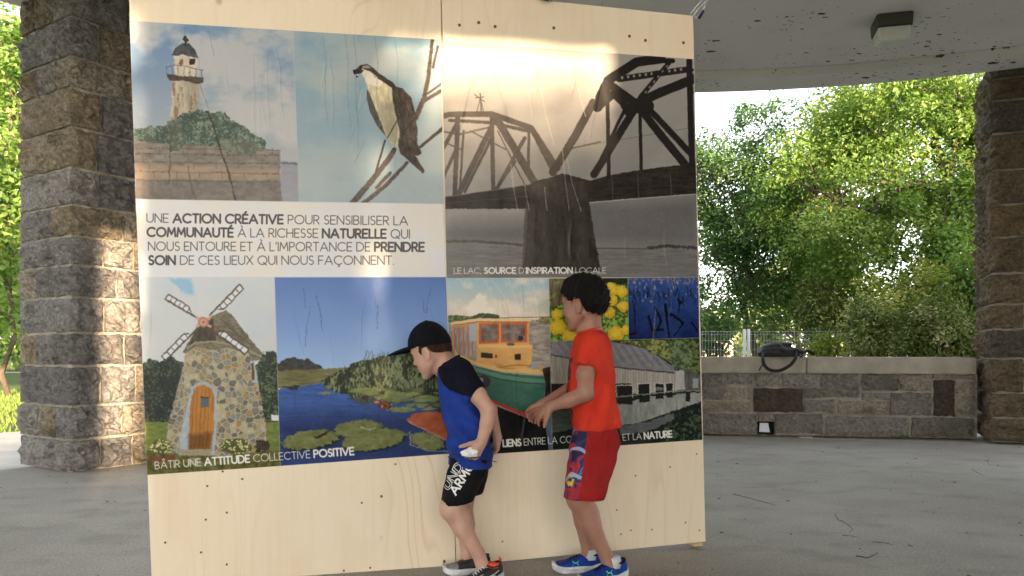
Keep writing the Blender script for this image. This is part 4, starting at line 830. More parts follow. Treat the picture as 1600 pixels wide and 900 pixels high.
# the prints
img = bpy.data.images.new('printed_photographs', CW, CHT, alpha=True, float_buffer=False)
buf = np.ones((CHT, CW, 4), np.float32); buf[..., :3] = IMG; buf[..., 3] = BMP
img.alpha_mode = 'CHANNEL_PACKED'; img.pixels.foreach_set(buf.ravel()); img.update(); img.pack()
m, t, b = new_mat('glossy_print'); ti = N(t, 'ShaderNodeTexImage'); ti.image = img; ti.extension = 'EXTEND'; uvn = N(t, 'ShaderNodeUVMap'); t.links.new(uvn.outputs[0], ti.inputs[0])
hs = N(t, 'ShaderNodeHueSaturation'); hs.inputs['Value'].default_value = PRINT_V; t.links.new(ti.outputs[0], hs.inputs['Color']); t.links.new(hs.outputs[0], b.inputs['Base Color'])
b.inputs['Roughness'].default_value = .27; b.inputs['Specular IOR Level'].default_value = .14; bump(t, b, ti.outputs['Alpha'], .55, .012)
PL = {'lighthouse': 'printed photo of an old lighthouse above a stone wall', 'osprey': 'printed photo of an osprey perched on bare branches', 'text': 'white printed band with four lines of French lettering', 'windmill': 'printed photo of a stone windmill with a wooden door',
      'pond': 'printed photo of a blue pond with lily pads', 'bridge': 'printed photo of a dark steel railway bridge', 'boat': 'printed photo of a green and yellow boat', 'flowers': 'printed photo of yellow flowers', 'reeds': 'printed photo of dark reeds in blue water', 'boathouse': 'printed photo of a grey boathouse by the water'}
for k_, q in Q.items():
    f0 = .0035 if k_ in ('lighthouse', 'osprey', 'text', 'windmill', 'pond') else .0055
    v = [bpt(x, y, f0) for x, y in q]+[bpt(x, y, f0-.0012) for x, y in q]; nm = 'printed_text_band' if k_ == 'text' else 'printed_photo'
    ob = mesh(nm, v, [(3, 2, 1, 0), (4, 5, 6, 7), (0, 1, 5, 4), (1, 2, 6, 5), (2, 3, 7, 6), (3, 0, 4, 7)], m, board); fixnormals(ob); ob['label'] = PL[k_]
    uv = ob.data.uv_layers.new(name='UVMap'); uz = [px2uz(x, y) for x, y in q]*2
    for lp in ob.data.loops: u_, z_ = uz[lp.vertex_index]; uv.data[lp.index].uv = ((u_-CU0)/(CU1-CU0), (z_-CZ0)/(CZ1-CZ0))
scr = simple('screw_head', (104, 88, 70), .5, metal=.5)
def screw(px, py, r=.0034):
    c = bpt(px, py, .003); n = 10; v = [c+(PDv*math.cos(2*math.pi*i/n)+dz*math.sin(2*math.pi*i/n))*r+PN*.0008 for i in range(n)]+[c+(PDv*math.cos(2*math.pi*i/n)+dz*math.sin(2*math.pi*i/n))*r*1.2-PN*.004 for i in range(n)]
    mesh('screw', v, [tuple(range(n-1, -1, -1))]+[(i, (i+1) % n, n+(i+1) % n, n+i) for i in range(n)], scr, board)
for x, y in [(865, 225), (740, 250), (810, 345), (735, 370), (1362, 287), (1292, 310), (590, 452), (718, 487), (810, 530), (1228, 552), (1322, 542), (1587, 520), (1412, 172), (795, 198)]: screw(x/2.2857, 650+y/2.2857, .005 if x in (1362, 1587) else .0038)
for x, y in [(212, 213), (335, 182), (195, 408), (270, 405), (160, 422), (440, 408), (390, 380), (430, 135), (145, 335)]: screw(900+x/2.2857, 650+y/2.2857)
for x, y in [(103, 108), (185, 97), (255, 114), (827, 155), (895, 173), (1057, 183), (505, 120)]: screw(680+x/2.728, y/2.728, .0065 if x > 100 else .004)
for x, y in [(727, 850), (735, 812), (785, 846), (694, 876)]: screw(x, y)
# ---------------------------------------------------------------- figures: signed distance fields meshed as one continuous surface
class Field:
    def __init__(s, lo, hi, h):
        s.h = h; s.lo = np.array(lo, float); s.n = np.ceil((np.array(hi)-s.lo)/h).astype(int)+1
        s.F = np.full(s.n, 1., np.float32); s.ax = [(s.lo[i]+h*np.arange(s.n[i])).astype(np.float32) for i in range(3)]
    def like(s):
        o = Field.__new__(Field); o.h, o.lo, o.n, o.ax = s.h, s.lo, s.n, s.ax; o.F = np.full(s.F.shape, 1., np.float32); return o
    def sl(s, lo, hi):
        a = np.clip(np.floor((np.array(lo)-s.lo)/s.h).astype(int), 0, s.n); b = np.clip(np.ceil((np.array(hi)-s.lo)/s.h).astype(int)+1, 0, s.n)
        sl = tuple(slice(a[i], b[i]) for i in range(3))
        return sl, s.ax[0][sl[0]][:, None, None], s.ax[1][sl[1]][None, :, None], s.ax[2][sl[2]][None, None, :]
    def comb(s, sl, d, k, op):
        f = s.F[sl]
        if op == 'u':
            if k > 0:
                h = np.maximum(k-np.abs(f-d), 0)/k; s.F[sl] = np.minimum(f, d)-h*h*k*.25
            else: s.F[sl] = np.minimum(f, d)
        else:   # subtract
            h = np.maximum(k-np.abs(f+d), 0)/max(k, 1e-6); s.F[sl] = np.maximum(f, -d)+h*h*k*.25
    def cone(s, a, b, ra, rb, k=.01, op='u'):
        a = np.array(a, float); b = np.array(b, float); m = max(ra, rb)+k+s.h*3
        sl, x, y, z = s.sl(np.minimum(a, b)-m, np.maximum(a, b)+m)
        e = b-a; L = float(e@e)+1e-9; t = np.clip(((x-a[0])*e[0]+(y-a[1])*e[1]+(z-a[2])*e[2])/L, 0, 1)
        d = np.sqrt((x-a[0]-t*e[0])**2+(y-a[1]-t*e[1])**2+(z-a[2]-t*e[2])**2)-(ra+(rb-ra)*t)
        s.comb(sl, d, k, op)
    def ell(s, c, r, B=None, k=.01, op='u'):
        c = np.array(c, float); r = np.array(r, float); B = np.eye(3) if B is None else B; m = r.max()+k+s.h*3
        sl, x, y, z = s.sl(c-m, c+m); x = x-c[0]; y = y-c[1]; z = z-c[2]
        q = [(x*B[i][0]+y*B[i][1]+z*B[i][2]) for i in range(3)]
        k0 = np.sqrt(sum((q[i]/r[i])**2 for i in range(3)))+1e-6; k1 = np.sqrt(sum((q[i]/r[i]**2)**2 for i in range(3)))+1e-6
        s.comb(sl, k0*(k0-1)/k1, k, op)
    def loft(s, rows, k=.01, ex=2.4, top=True):
        """rows: (z, x0, x1, y0, y1) from top to bottom; squarish oval cross-sections"""
        rows = sorted(rows); zz = [r[0] for r in rows]; m = .03
        lo = [min(r[1] for r in rows)-m, min(r[3] for r in rows)-m, zz[0]-m]; hi = [max(r[2] for r in rows)+m, max(r[4] for r in rows)+m, zz[-1]+m]
        sl, x, y, z = s.sl(lo, hi); zc = np.clip(z, zz[0], zz[-1])
        I = [np.interp(zc, zz, [r[j] for r in rows]) for j in (1, 2, 3, 4)]
        a = (I[1]-I[0])/2; b = (I[3]-I[2])/2; cx = (I[0]+I[1])/2; cy = (I[2]+I[3])/2
        r = (np.abs((x-cx)/a)**ex+np.abs((y-cy)/b)**ex)**(1/ex); d = (r-1)*np.minimum(a, b)
        d = np.where(np.abs(z-zc) > 0, np.maximum(d, np.abs(z-zc)), d)
        s.comb(sl, d.astype(np.float32), k, 'u')
    def grid(s):
        return s.ax[0][:, None, None], s.ax[1][None, :, None], s.ax[2][None, None, :]
    def plane(s, p, n, k=0):
        """keep the side the normal points away from"""
        x, y, z = s.grid(); n = np.array(n, float); n /= np.linalg.norm(n)
        s.F = np.maximum(s.F, ((x-p[0])*n[0]+(y-p[1])*n[1]+(z-p[2])*n[2]).astype(np.float32))
    def mesh(s, it=1):
        F = s.F; h = s.h; ins = F < 0
        c = np.zeros(np.array(F.shape)-1, np.int8)
        for i in (0, 1):
            for j in (0, 1):
                for k in (0, 1): c += ins[i:F.shape[0]-1+i, j:F.shape[1]-1+j, k:F.shape[2]-1+k]
        idx = np.argwhere((c > 0) & (c < 8)); vid = np.full(c.shape, -1, np.int64); vid[tuple(idx.T)] = np.arange(len(idx))
        acc = np.zeros((len(idx), 3)); cnt = np.zeros(len(idx)); cor = [(i, j, k) for i in (0, 1) for j in (0, 1) for k in (0, 1)]
        val = {q: F[tuple((idx+q).T)] for q in cor}
        for q in cor:
            for ax in range(3):
                if q[ax]: continue
                r = list(q); r[ax] = 1; r = tuple(r); a = val[q]; b = val[r]; m = (a < 0) != (b < 0)
                t = np.where(m, a/(a-b+1e-12), 0); p = np.tile(np.array(q, float), (len(idx), 1)); p[:, ax] = t
                acc[m] += p[m]; cnt += m
        V = s.lo+(idx+acc/cnt[:, None])*h; faces = []
        for ax in range(3):
            a = [slice(None)]*3; b = [slice(None)]*3; a[ax] = slice(0, -1); b[ax] = slice(1, None)
            m = ins[tuple(a)] != ins[tuple(b)]; e = np.argwhere(m); u, v = [(1, 2), (2, 0), (0, 1)][ax]
            ok = (e[:, u] > 0) & (e[:, v] > 0) & (e[:, u] < c.shape[u]) & (e[:, v] < c.shape[v]); e = e[ok]
            def g(du, dv):
                q = e.copy(); q[:, u] -= du; q[:, v] -= dv; return vid[tuple(q.T)]
            f = np.stack([g(0, 0), g(1, 0), g(1, 1), g(0, 1)], 1); s_in = ins[tuple(a)][tuple(e.T)]
            f[~s_in] = f[~s_in][:, ::-1]; faces.append(f)
        Fc = np.concatenate(faces); Fc = Fc[(Fc >= 0).all(1)]
        for _ in range(it):     # light smoothing along edges
            S = np.zeros_like(V); n = np.zeros(len(V))
            for i in range(4):
                A, Bq = Fc[:, i], Fc[:, (i+1) % 4]
                for j in range(3):
                    S[:, j] += np.bincount(A, V[Bq, j], len(V))+np.bincount(Bq, V[A, j], len(V))
                n += np.bincount(A, minlength=len(V))+np.bincount(Bq, minlength=len(V))
            V = V*.5+.5*S/np.maximum(n, 1)[:, None]
        return V, Fc
def npmesh(name, V, F, mats, parent=None, fmat=None, smooth=True):
    me = bpy.data.meshes.new(name); org = V.mean(0)
    base = PW[parent.name] if parent is not None else np.zeros(3)
    me.vertices.add(len(V)); me.vertices.foreach_set('co', (V-org).astype(np.float32).ravel())
    k = F.shape[1]; me.loops.add(F.size); me.loops.foreach_set('vertex_index', F.astype(np.int32).ravel())
    me.polygons.add(len(F)); me.polygons.foreach_set('loop_start', np.arange(0, F.size, k, dtype=np.int32))
    if smooth: me.polygons.foreach_set('use_smooth', np.ones(len(F), bool))
    for m in (mats if isinstance(mats, list) else [mats]): me.materials.append(m)
    if fmat is not None: me.polygons.foreach_set('material_index', np.asarray(fmat, np.int32))
    me.update(calc_edges=True)
    o = bpy.data.objects.new(name, me); C.objects.link(o)
    if parent is not None: o.parent = parent
    o.location = tuple(org-base); PW[o.name] = org
    return o
def folds(x, y, z, s, a):
    return a*(np.sin(x*s+3*np.sin(z*s*.5)+y*s*.6)*np.sin(z*s*.45+2*np.sin(x*s*.4)+y*9)+.5*np.sin(z*s*1.7+x*s*1.1+np.sin(y*s)))
def frame(yaw, pitch):
    """columns forward, lateral (towards the camera side), up; yaw turns the face away from the camera, pitch bows it"""
    y, p = R(yaw), R(pitch)
    f0 = np.array([-math.cos(y), math.sin(y), 0]); l = np.array([-math.sin(y), -math.cos(y), 0]); u0 = np.array([0, 0, 1.])
    return f0*math.cos(p)-u0*math.sin(p), l, u0*math.cos(p)+f0*math.sin(p)
def head(S, o, fr, s, neck, fs=1.):
    f, l, u = fr; B = np.array([f, l, u]); T = lambda x, y, z: o+s*(f*x*fs+l*y+u*z)
    e = lambda c, r, k=.012, op='u': S.ell(T(*c), np.array(r)*s*np.array([fs, 1, 1]), B, k*s, op)
    c = lambda a, b, ra, rb, k=.01, op='u': S.cone(T(*a), T(*b), ra*s, rb*s, k*s, op)
    e((-.012, 0, .028), (.092, .072, .082)); e((.03, 0, .03), (.052, .058, .06), .03)
    e((.032, 0, -.03), (.046, .05, .062), .03)
    for q in (-1, 1):
        c((-.004, .05*q, -.045), (.055, .018*q, -.088), .018, .016, .025); e((.05, .03*q, -.034), (.026, .022, .026), .02)
        e((.072, .024*q, .018), (.014, .02, .008), .014)
        e((.092, .027*q, -.002), (.014, .015, .010), .012, 's')
    e((.066, 0, -.094), (.017, .016, .014), .014); e((.066, 0, -.058), (.02, .022, .018), .012)
    c((.076, 0, .004), (.098, 0, -.026), .006, .0085, .012); e((.088, .0095, -.031), (.009, .006, .006), .006); e((.088, -.0095, -.031), (.009, .006, .006), .006)
    e((.084, 0, -.053), (.008, .017, .0055), .006); e((.081, 0, -.066), (.008, .015, .006), .006)
    c((.092, -.018, -.0595), (.092, .018, -.0595), .0028, .0028, .003, 's')
    for q in (-1, 1):
        a = T(-.006, .072*q, -.012); Be = np.array([f*math.cos(.4)-l*q*math.sin(.4)*1, l*q*math.cos(.4)+f*math.sin(.4), u])
        S.ell(a, np.array((.019, .0085, .030))*s, Be, .006*s); S.ell(a+s*(l*q*.009+f*.003+u*.003), np.array((.010, .006, .017))*s, Be, .004*s, 's')
        S.ell(a+s*(-u*.024+f*.004), np.array((.008, .006, .009))*s, Be, .006*s)
    S.cone(T(-.035, 0, -.03), neck, .042*s, .046*s, .02)
    return T
def hand(S, w, d, n, s=1., curl=(18, 22, 20), thumb=1, spread=5, lens=None, th_curl=14):
    """palm from wrist w along d; n is the way the palm faces; thumb leaves the side"""
    d = d/np.linalg.norm(d); n = n-d*(n@d); n /= np.linalg.norm(n); l = np.cross(d, n)*thumb
    pl = .052*s
    S.cone(w, w+d*pl*.5, .0185*s, .017*s, .01)
    for i, o in enumerate((-.019, -.0065, .0065, .019)):
        S.cone(w+d*.012*s+l*o*.6*s, w+d*pl+l*o*s, .0115*s, .0095*s, .008)
    tips = []
    for i, (o, L) in enumerate(zip((.0205, .007, -.007, -.0205), (.046, .052, .048, .038))):
        p = w+d*pl+l*o*s; a = R(spread*(1.5-i)); dd = d*math.cos(a)+l*math.sin(a); nn = n.copy()
        cs = curl[i] if isinstance(curl[0], (tuple, list)) else curl
        for j, (fr_, r0, r1) in enumerate(((.42, .0074, .0068), (.32, .0068, .0061), (.26, .0061, .005))):
            c = R(cs[j]); dd, nn = dd*math.cos(c)+nn*math.sin(c), nn*math.cos(c)-dd*math.sin(c)
            q = p+dd*L*fr_*s; S.cone(p, q, r0*s, r1*s, .0025); p = q
        tips.append(p)
    p = w+d*.014*s+l*.016*s; dd = d*.62+l*.72+n*.3; dd /= np.linalg.norm(dd)
    q = p+dd*.026*s; S.cone(p, q, .0115*s, .009*s, .008)
    dd = dd*math.cos(R(th_curl))+d*.4+n*.25; dd /= np.linalg.norm(dd); q2 = q+dd*.024*s; S.cone(q, q2, .0085*s, .0075*s, .003)
    q3 = q2+dd*.014*s+n*.003; S.cone(q2, q3, .0075*s, .006*s, .003)
    return tips, q3
def skin_mat(name, c1, c2):
    m, t, b = new_mat(name); v = pos(t)
    c = ramp(t, noise(t, v, 14, 5), [(.35, c1), (.65, c2)]); c = mix(t, ramp(t, noise(t, v, 9, 4, .6), [(.5, (0, 0, 0)), (.72, (120, 120, 120))]), c, (c1[0]*1.04, c1[1]*.84, c1[2]*.84)); t.links.new(c, b.inputs['Base Color'])
    b.inputs['Roughness'].default_value = .5; b.inputs['Subsurface Weight'].default_value = .12; b.inputs['Subsurface Radius'].default_value = (.012, .005, .003); b.inputs['Subsurface Scale'].default_value = .6
    bump(t, b, noise(t, v, 300, 3), .2, .002); return m
def cloth_mat(name, c1, c2=None, rough=.85, sc=9, w=900):
    m, t, b = new_mat(name); v = pos(t)
    t.links.new(ramp(t, noise(t, v, sc, 4), [(.3, c1), (.7, c2 or c1)]), b.inputs['Base Color']); b.inputs['Roughness'].default_value = rough
    b.inputs['Specular IOR Level'].default_value = .2
    cr_ = N(t, 'ShaderNodeMath', operation='MULTIPLY_ADD'); t.links.new(noise(t, pos(t, (1, 1, .55), rot=(0, R(30), 0)), 15, 3, .5, dist=1.2), cr_.inputs[0]); cr_.inputs[1].default_value = 9; t.links.new(noise(t, v, w, 2), cr_.inputs[2]); bump(t, b, cr_.outputs[0], .7, .004); return m
def shoe(parent, name, heel, yaw, mats, L=.2, laces=None, heeltab=None, roll=0, label=None, sidemark=None, lift=0, two=None, pitch=0):
    """toe points along yaw (0 = towards -x, positive = towards the camera)"""
    a = R(yaw); d = np.array([-math.cos(a), -math.sin(a), 0]); l = np.array([math.sin(a), -math.cos(a), 0]); up = np.array([0, 0, 1.])
    if pitch: d, up = d*math.cos(R(pitch))-up*math.sin(R(pitch)), up*math.cos(R(pitch))+d*math.sin(R(pitch))
    o = np.array(heel, float)+up*0
    # stations: x, half width, sideways shift, top height, toe lift
    st = [(-.004, .016, .0, .066, .010), (.004, .026, .0, .074, .003), (.02, .0295, 0, .078, 0), (.045, .030, .0, .070, 0), (.07, .0295, .0, .064, 0), (.09, .030, .001, .066, 0), (.11, .033, .002, .058, 0), (.135, .037, .003, .048, 0), (.16, .037, .002, .042, .001), (.18, .031, -.001, .037, .005), (.193, .020, -.004, .030, .010), (.199, .008, -.006, .024, .014)]
    k = L/.2; n = 20; V = []; F = []
    for x, w, sh, top, lf in st:
        for j in range(n):
            an = 2*math.pi*j/n; cy = math.cos(an); sz = math.sin(an)
            yy = w*(abs(cy)**.75)*(1 if cy > 0 else -1); zz = (.018+lf)+(top-.018-lf)*(.5+.5*(abs(sz)**.8)*(1 if sz > 0 else -1))
            if zz > .04: yy *= 1-.34*(zz-.04)/.036 if x > .03 else 1-.2*(zz-.04)/.036
            V.append(o+k*(d*x+l*(yy+sh)+up*zz))
    for i in range(len(st)-1):
        for j in range(n): F.append((i*n+j, i*n+(j+1) % n, (i+1)*n+(j+1) % n, (i+1)*n+j))
    F.append(tuple(range(n))); F.append(tuple(range(len(st)*n-1, (len(st)-1)*n-1, -1)))
    fm = None
    sh = mesh(name, V, F, [mats[0]]+([two] if two else []), parent, True, fmat=None)
    if two:
        me = sh.data
        for p in me.polygons:
            i = p.vertices[0]//n
            if i >= 7: p.material_index = 1
    if label: sh['label'] = label
    V = []; F = []      # sole: thick sculpted slab with a groove
    prof = [(0, .93), (.004, 1.0), (.011, 1.03), (.0125, .99), (.014, 1.03), (.024, 1.0), (.027, .95)]
    for x, w, shf, top, lf in st:
        ex = .010 if x < .03 else 0
        for z, q in prof: V.append(o+k*(d*(x*1.02-.003)+l*((w+.002)*q+shf)+up*(z+lf+ex*(z/.027))))
        for z, q in reversed(prof): V.append(o+k*(d*(x*1.02-.003)+l*(-(w+.002)*q+shf)+up*(z+lf+ex*(z/.027))))
    m = len(prof)*2
    for i in range(len(st)-1):
        for j in range(m): F.append((i*m+j, i*m+(j+1) % m, (i+1)*m+(j+1) % m, (i+1)*m+j))
    F.append(tuple(range(m))); F.append(tuple(range(len(st)*m-1, (len(st)-1)*m-1, -1)))
    mesh('sole', V, F, mats[1], sh, True)
    LP = lambda x, y, z: o+k*(d*x+l*y+up*z)
    parts = []
    for i in range(4):
        x = .088+.013*i; z = .0675-.0052*i*1.1+(.002 if i else 0); w = .013+.001*i
        parts.append(tube([LP(x, -w, z-.006), LP(x+.002, 0, z+.0025), LP(x, w, z-.006)], .0019*k, 6))
        parts.append(tube([LP(x, -w, z-.006), LP(x+.010, 0, z-.001), LP(x+.013, w, z-.010)], .0017*k, 6))
    mesh('lace', *joinm(parts), laces or mats[2], sh, True)
    # padded collar ring
    ring = [LP(.036+.034*math.cos(t), .024*math.sin(t), .0725+.004*math.cos(2*t)-(.004 if math.cos(t) > .5 else 0)) for t in np.linspace(0, 2*math.pi, 19)]
    mesh('collar', *tube(ring, .0048*k, 7, False), mats[2], sh, True)
    if heeltab: mesh('heel_tab', *tube([LP(.002, 0, .068), LP(-.004, 0, .082), LP(.001, 0, .092), LP(.006, 0, .08)], [.006, .007, .005, .003], 8), heeltab, sh, True)
    for strokes, mm, wd, nm in (sidemark or []):
        pr = []
        for s_ in strokes:
            for side in (1,):
                pr.append(tube([LP(x, side*(0.0345 if x < .12 else .036)*(1-.30*max(0, z-.04)/.036)+.0002, z) for x, z in s_], wd*k, 6))
        mesh(nm, *joinm(pr), mm, sh, True)
    return sh, LP
def project_strokes(name, strokes, w, target, o, ex, ez, mat, parent, ray=(0, 1, 0), off=.0015):
    """flat lettering laid on the cloth: each stroke is a thin ribbon that follows the surface"""
    me = target.data; org = PW[target.name]
    bv = BVHTree.FromPolygons([Vector(v.co)+Vector(org) for v in me.vertices], [tuple(p.vertices) for p in me.polygons])
    V = []; F = []; ray = Vector(ray).normalized()
    for s_ in strokes:
        pts = []
        for a, b in zip(s_[:-1], s_[1:]):
            L = math.hypot((b[0]-a[0])*np.linalg.norm(ex), (b[1]-a[1])*np.linalg.norm(ez)); n = max(1, int(L/.004))
            pts += [(a[0]+(b[0]-a[0])*i/n, a[1]+(b[1]-a[1])*i/n) for i in range(n)]
        pts.append(s_[-1]); q = [o+ex*p[0]+ez*p[1] for p in pts]; pr = None
        for i, p in enumerate(q):
            t = q[min(i+1, len(q)-1)]-q[max(i-1, 0)]; t /= (np.linalg.norm(t)+1e-9); sd = np.cross(t, np.array(ray)); sd /= np.linalg.norm(sd)+1e-9
            row = []
            if i == 0: p = p-t*w*.5
            if i == len(q)-1: p = p+t*w*.5
            for e in (-1, 1):
                h = bv.ray_cast(Vector(p+sd*e*w/2)-ray*.6, ray)
                row.append(None if h[0] is None else np.array(h[0]-ray*off))
            if row[0] is None or row[1] is None: pr = None; continue
            V += row; b = len(V)
            if pr is not None: F.append((pr-2, pr-1, b-1, b-2))
            pr = b
    return mesh(name, V, F, mat, parent) if F else None
M_SOLE = simple('shoe_sole_white', (222, 222, 226), .6, (190, 190, 194), 40)
M_BLACKSOLE = simple('shoe_black', (26, 26, 30), .6, (44, 44, 50), 60, .2, 500)
M_EYE = simple('eye_dark', (30, 22, 18), .15); M_EYEW = simple('eye_white', (225, 220, 215), .2)
M_LIP = simple('lip', (170, 92, 80), .45); M_BROW = simple('brow_hair', (38, 26, 20), .9)
def face_bits(par, T, s, lipcol):
    for q in (-1, 1):
        def disc(c, r, n=12, rings=6):
            v = []; f = []
            for i in range(rings+1):
                for j in range(n):
                    a = math.pi*i/rings; b = 2*math.pi*j/n
                    v.append(T(c[0]+r*math.sin(a)*math.cos(b), c[1]+r*math.sin(a)*math.sin(b), c[2]+r*math.cos(a)))
            for i in range(rings):
                for j in range(n): f.append((i*n+j, i*n+(j+1) % n, (i+1)*n+(j+1) % n, (i+1)*n+j))
            return v, f
        e = mesh('eye', *disc((.0715, .027*q, -.003), .0105), M_EYEW, par, True); mesh('iris', *disc((.0768, .0275*q, -.0035), .0058), M_EYE, e, True)
        mesh('upper_eyelid', *tube([T(.0735, .0165*q, -.001), T(.0815, .0225*q, .0035), T(.083, .028*q, .0045), T(.080, .034*q, .002), T(.073, .039*q, -.003)], .0022*s, 6), lipcol, par, True)
        mesh('eyebrow', *tube([T(.083, .012*q, .0145), T(.0855, .02*q, .0185), T(.083, .03*q, .0195), T(.074, .04*q, .0155)], [.0016, .0026, .0024, .001], 6), M_BROW, par, True)
    mesh('lips', *joinm([tube([T(.0765, -.0175, -.0585), T(.0885, -.007, -.0555), T(.0905, 0, -.0565), T(.0885, .007, -.0555), T(.0765, .0175, -.0585)], [.0012, .0034, .0034, .0034, .0012], 8),
         tube([T(.0755, -.0165, -.060), T(.086, -.007, -.065), T(.0875, 0, -.0655), T(.086, .007, -.065), T(.0755, .0165, -.060)], [.0012, .0036, .0042, .0036, .0012], 8)]), M_LIP, par, True)
# ------------------------------------------------ boy in the red T-shirt
def red_boy():
    Y = 3.04; q = lambda px, py, dy=0: P3(px, py, Y+dy)
    root = E('person', (*q(925, 900)[:2], 0), 'boy in red T-shirt and red shorts walking left with both hands held out together', 'person')
    S = Field((-.02, Y-.26, -.01), (.52, Y+.22, 1.25), .0037)
    fr = frame(27, 6); o = q(911.5, 474.5)
    T = head(S, o, fr, .97, q(920, 528), .92)
    S.cone(q(924, 520), q(925, 545), .045, .045, .02); S.loft([(q(0, y)[2], q(a, 0)[0], q(b, 0)[0], Y-w, Y+w) for y, a, b, w in [(540, 912, 940, .07), (560, 906, 944, .08), (620, 905, 948, .08), (700, 906, 952, .08)]], .01)
    S.cone(q(924, 546, -.09), q(914.5, 585, -.125), .034, .0340, .01); S.cone(q(914.5, 585, -.125), q(915, 614, -.125), .0335, .0300, .01)     # near arm
    S.cone(q(915, 616, -.125), q(888, 626, -.11), .0315, .0275, .012); S.cone(q(888, 626, -.11), q(862, 634.5, -.085), .027, .0195, .01)
    S.cone(q(918, 546, .09), q(903, 600, .12), .034, .030, .01); S.cone(q(903, 600, .12), q(848, 631, .0), .029, .0185, .01)              # far arm
    hand(S, q(862, 634.5, -.085), q(826, 654, -.06)-q(862, 634.5, -.085), np.array([.15, .6, -.75]), 1.0, ((30, 22, 16), (20, 20, 16), (12, 16, 14), (4, 10, 10)), 1, 9)
    hand(S, q(848, 631, .0), q(818, 651, -.02)-q(848, 631, .0), np.array([.1, -.75, -.6]), .96, ((30, 26, 20), (24, 22, 20), (18, 20, 18), (14, 16, 14)), -1, 6)
    S.cone(q(932, 690, -.05), q(905, 770, -.075), .05, .044, .01); S.ell(q(903, 776, -.08), (.046, .046, .05), None, .02)
    S.cone(q(906, 785, -.075), q(922, 818, -.075), .043, .039, .02); S.ell(q(924, 808, -.07), (.032, .037, .06), None, .02); S.cone(q(922, 818, -.075), q(945, 864, -.08), .038, .0255, .01); S.cone(q(945, 864, -.08), q(952, 885, -.085), .026, .025, .01)
    S.cone(q(930, 690, .05), q(905, 770, .06), .05, .042, .01); S.cone(q(905, 778, .06), q(913, 815, .055), .043, .040, .02); S.cone(q(913, 815, .055), q(919, 862, .05), .039, .0245, .01); S.cone(q(919, 862, .05), q(921, 880, .05), .025, .025, .01)
    skin = skin_mat('skin_tanned', (152, 108, 90), (166, 122, 104))
    V, F = S.mesh(1); npmesh('body', V, F, skin, root)
    face_bits(root, T, .97, skin)
    # hair: short dark crop, clumped
    FS = .92
    H = Field(q(866, 515, -.12), q(962, 415, .12), .0032); f, l, u = fr; B = np.array([f, l, u]); s = .97
    H.ell(T(-.018, 0, .034), np.array((.091, .081, .087))*s, B, 0); H.ell(T(.02, 0, .062), np.array((.064, .07, .056))*s, B, .03); H.ell(T(-.058, 0, .0), np.array((.048, .066, .052))*s, B, .03)
    x, y, z = H.grid(); X = ((x-o[0])*f[0]+(y-o[1])*f[1]+(z-o[2])*f[2])/s/FS; Z = ((x-o[0])*u[0]+(y-o[1])*u[1]+(z-o[2])*u[2])/s; Yl = ((x-o[0])*l[0]+(y-o[1])*l[1]+(z-o[2])*l[2])/s
    lim = np.interp(X, [-.13, -.1, -.055, -.03, -.018, .012, .024, .04, .06, .078, .12], [-.058, -.058, -.056, -.035, .016, .022, -.004, .012, .036, .050, .058])
    lim = lim+.004*np.sin(Yl*260+X*90)
    H.F = np.maximum(H.F, (lim-Z)*.8*s).astype(np.float32)
    H.F += (.0032*np.sin(X*120+3*np.sin(Yl*60)+Z*70)*np.sin(Yl*110+2*np.sin(X*70))+.0016*np.sin(Z*200+X*160+Yl*120)).astype(np.float32)
    V, F = H.mesh(1)
    mh, t, b = new_mat('hair_black'); v = pos(t, (1, 1, .35)); t.links.new(ramp(t, noise(t, v, 220, 3), [(.3, (8, 6, 6)), (.75, (20, 15, 13))]), b.inputs['Base Color']); b.inputs['Roughness'].default_value = .8; b.inputs['Specular IOR Level'].default_value = .25; bump(t, b, noise(t, v, 380, 2), .8, .004)
    npmesh('hair', V, F, mh, root)
    rs = np.random.RandomState(4); parts = []; hv = V[rs.choice(len(V), 1500)]      # loose short locks over the crop
    cen = T(-.015, 0, .01)
    for p in hv:
        nrm = (p-cen); nrm /= np.linalg.norm(nrm); t1 = np.cross(nrm, rs.randn(3)); t1 /= np.linalg.norm(t1); dn = -u*.5+t1*.55-f*.15+nrm*.42; dn /= np.linalg.norm(dn)
        Lh = .010+.008*rs.rand(); sd = np.cross(dn, nrm); sd /= np.linalg.norm(sd)+1e-9; a = p-nrm*.002
        parts.append(([a-sd*.0013, a+sd*.0013, a+dn*Lh*.6+nrm*.0012+sd*.0008, a+dn*Lh], [(0, 1, 2), (0, 2, 3)]))
    tag(mesh('hair_locks', *joinm(parts), mh, root), kind='stuff')
    # T-shirt
    S = Field((.14, Y-.26, .5), (.48, Y+.24, 1.04), .0042)
    rows = [(514, 911, 937, .040), (519, 906, 945, .066), (526, 899, 950, .098), (538, 895, 954, .122), (556, 890.5, 956.5, .128), (580, 887.5, 958.5, .124), (610, 886.5, 962, .122), (640, 889, 965.5, .122), (680, 893, 970, .126)]
    S.loft([(q(0, y)[2], q(a, 0)[0], q(b, 0)[0], Y-w, Y+w) for y, a, b, w in rows], .012, 2.25)
    A = S.like()
    A.cone(q(927, 538, -.085), q(913, 582, -.132), .052, .046, 0); d = q(912, 582, -.132)-q(924, 540, -.1); A.plane(q(913, 572, -.13), d)
    n1 = A.F.copy(); A.F[:] = 1
    A.cone(q(920, 538, .085), q(908, 582, .125), .050, .044, 0); A.plane(q(909, 570, .125), q(909, 582, .125)-q(916, 540, .1))
    for g in (n1, A.F):
        h = np.maximum(.022-np.abs(S.F-g), 0)/.022; S.F = np.minimum(S.F, g)-h*h*.022*.25
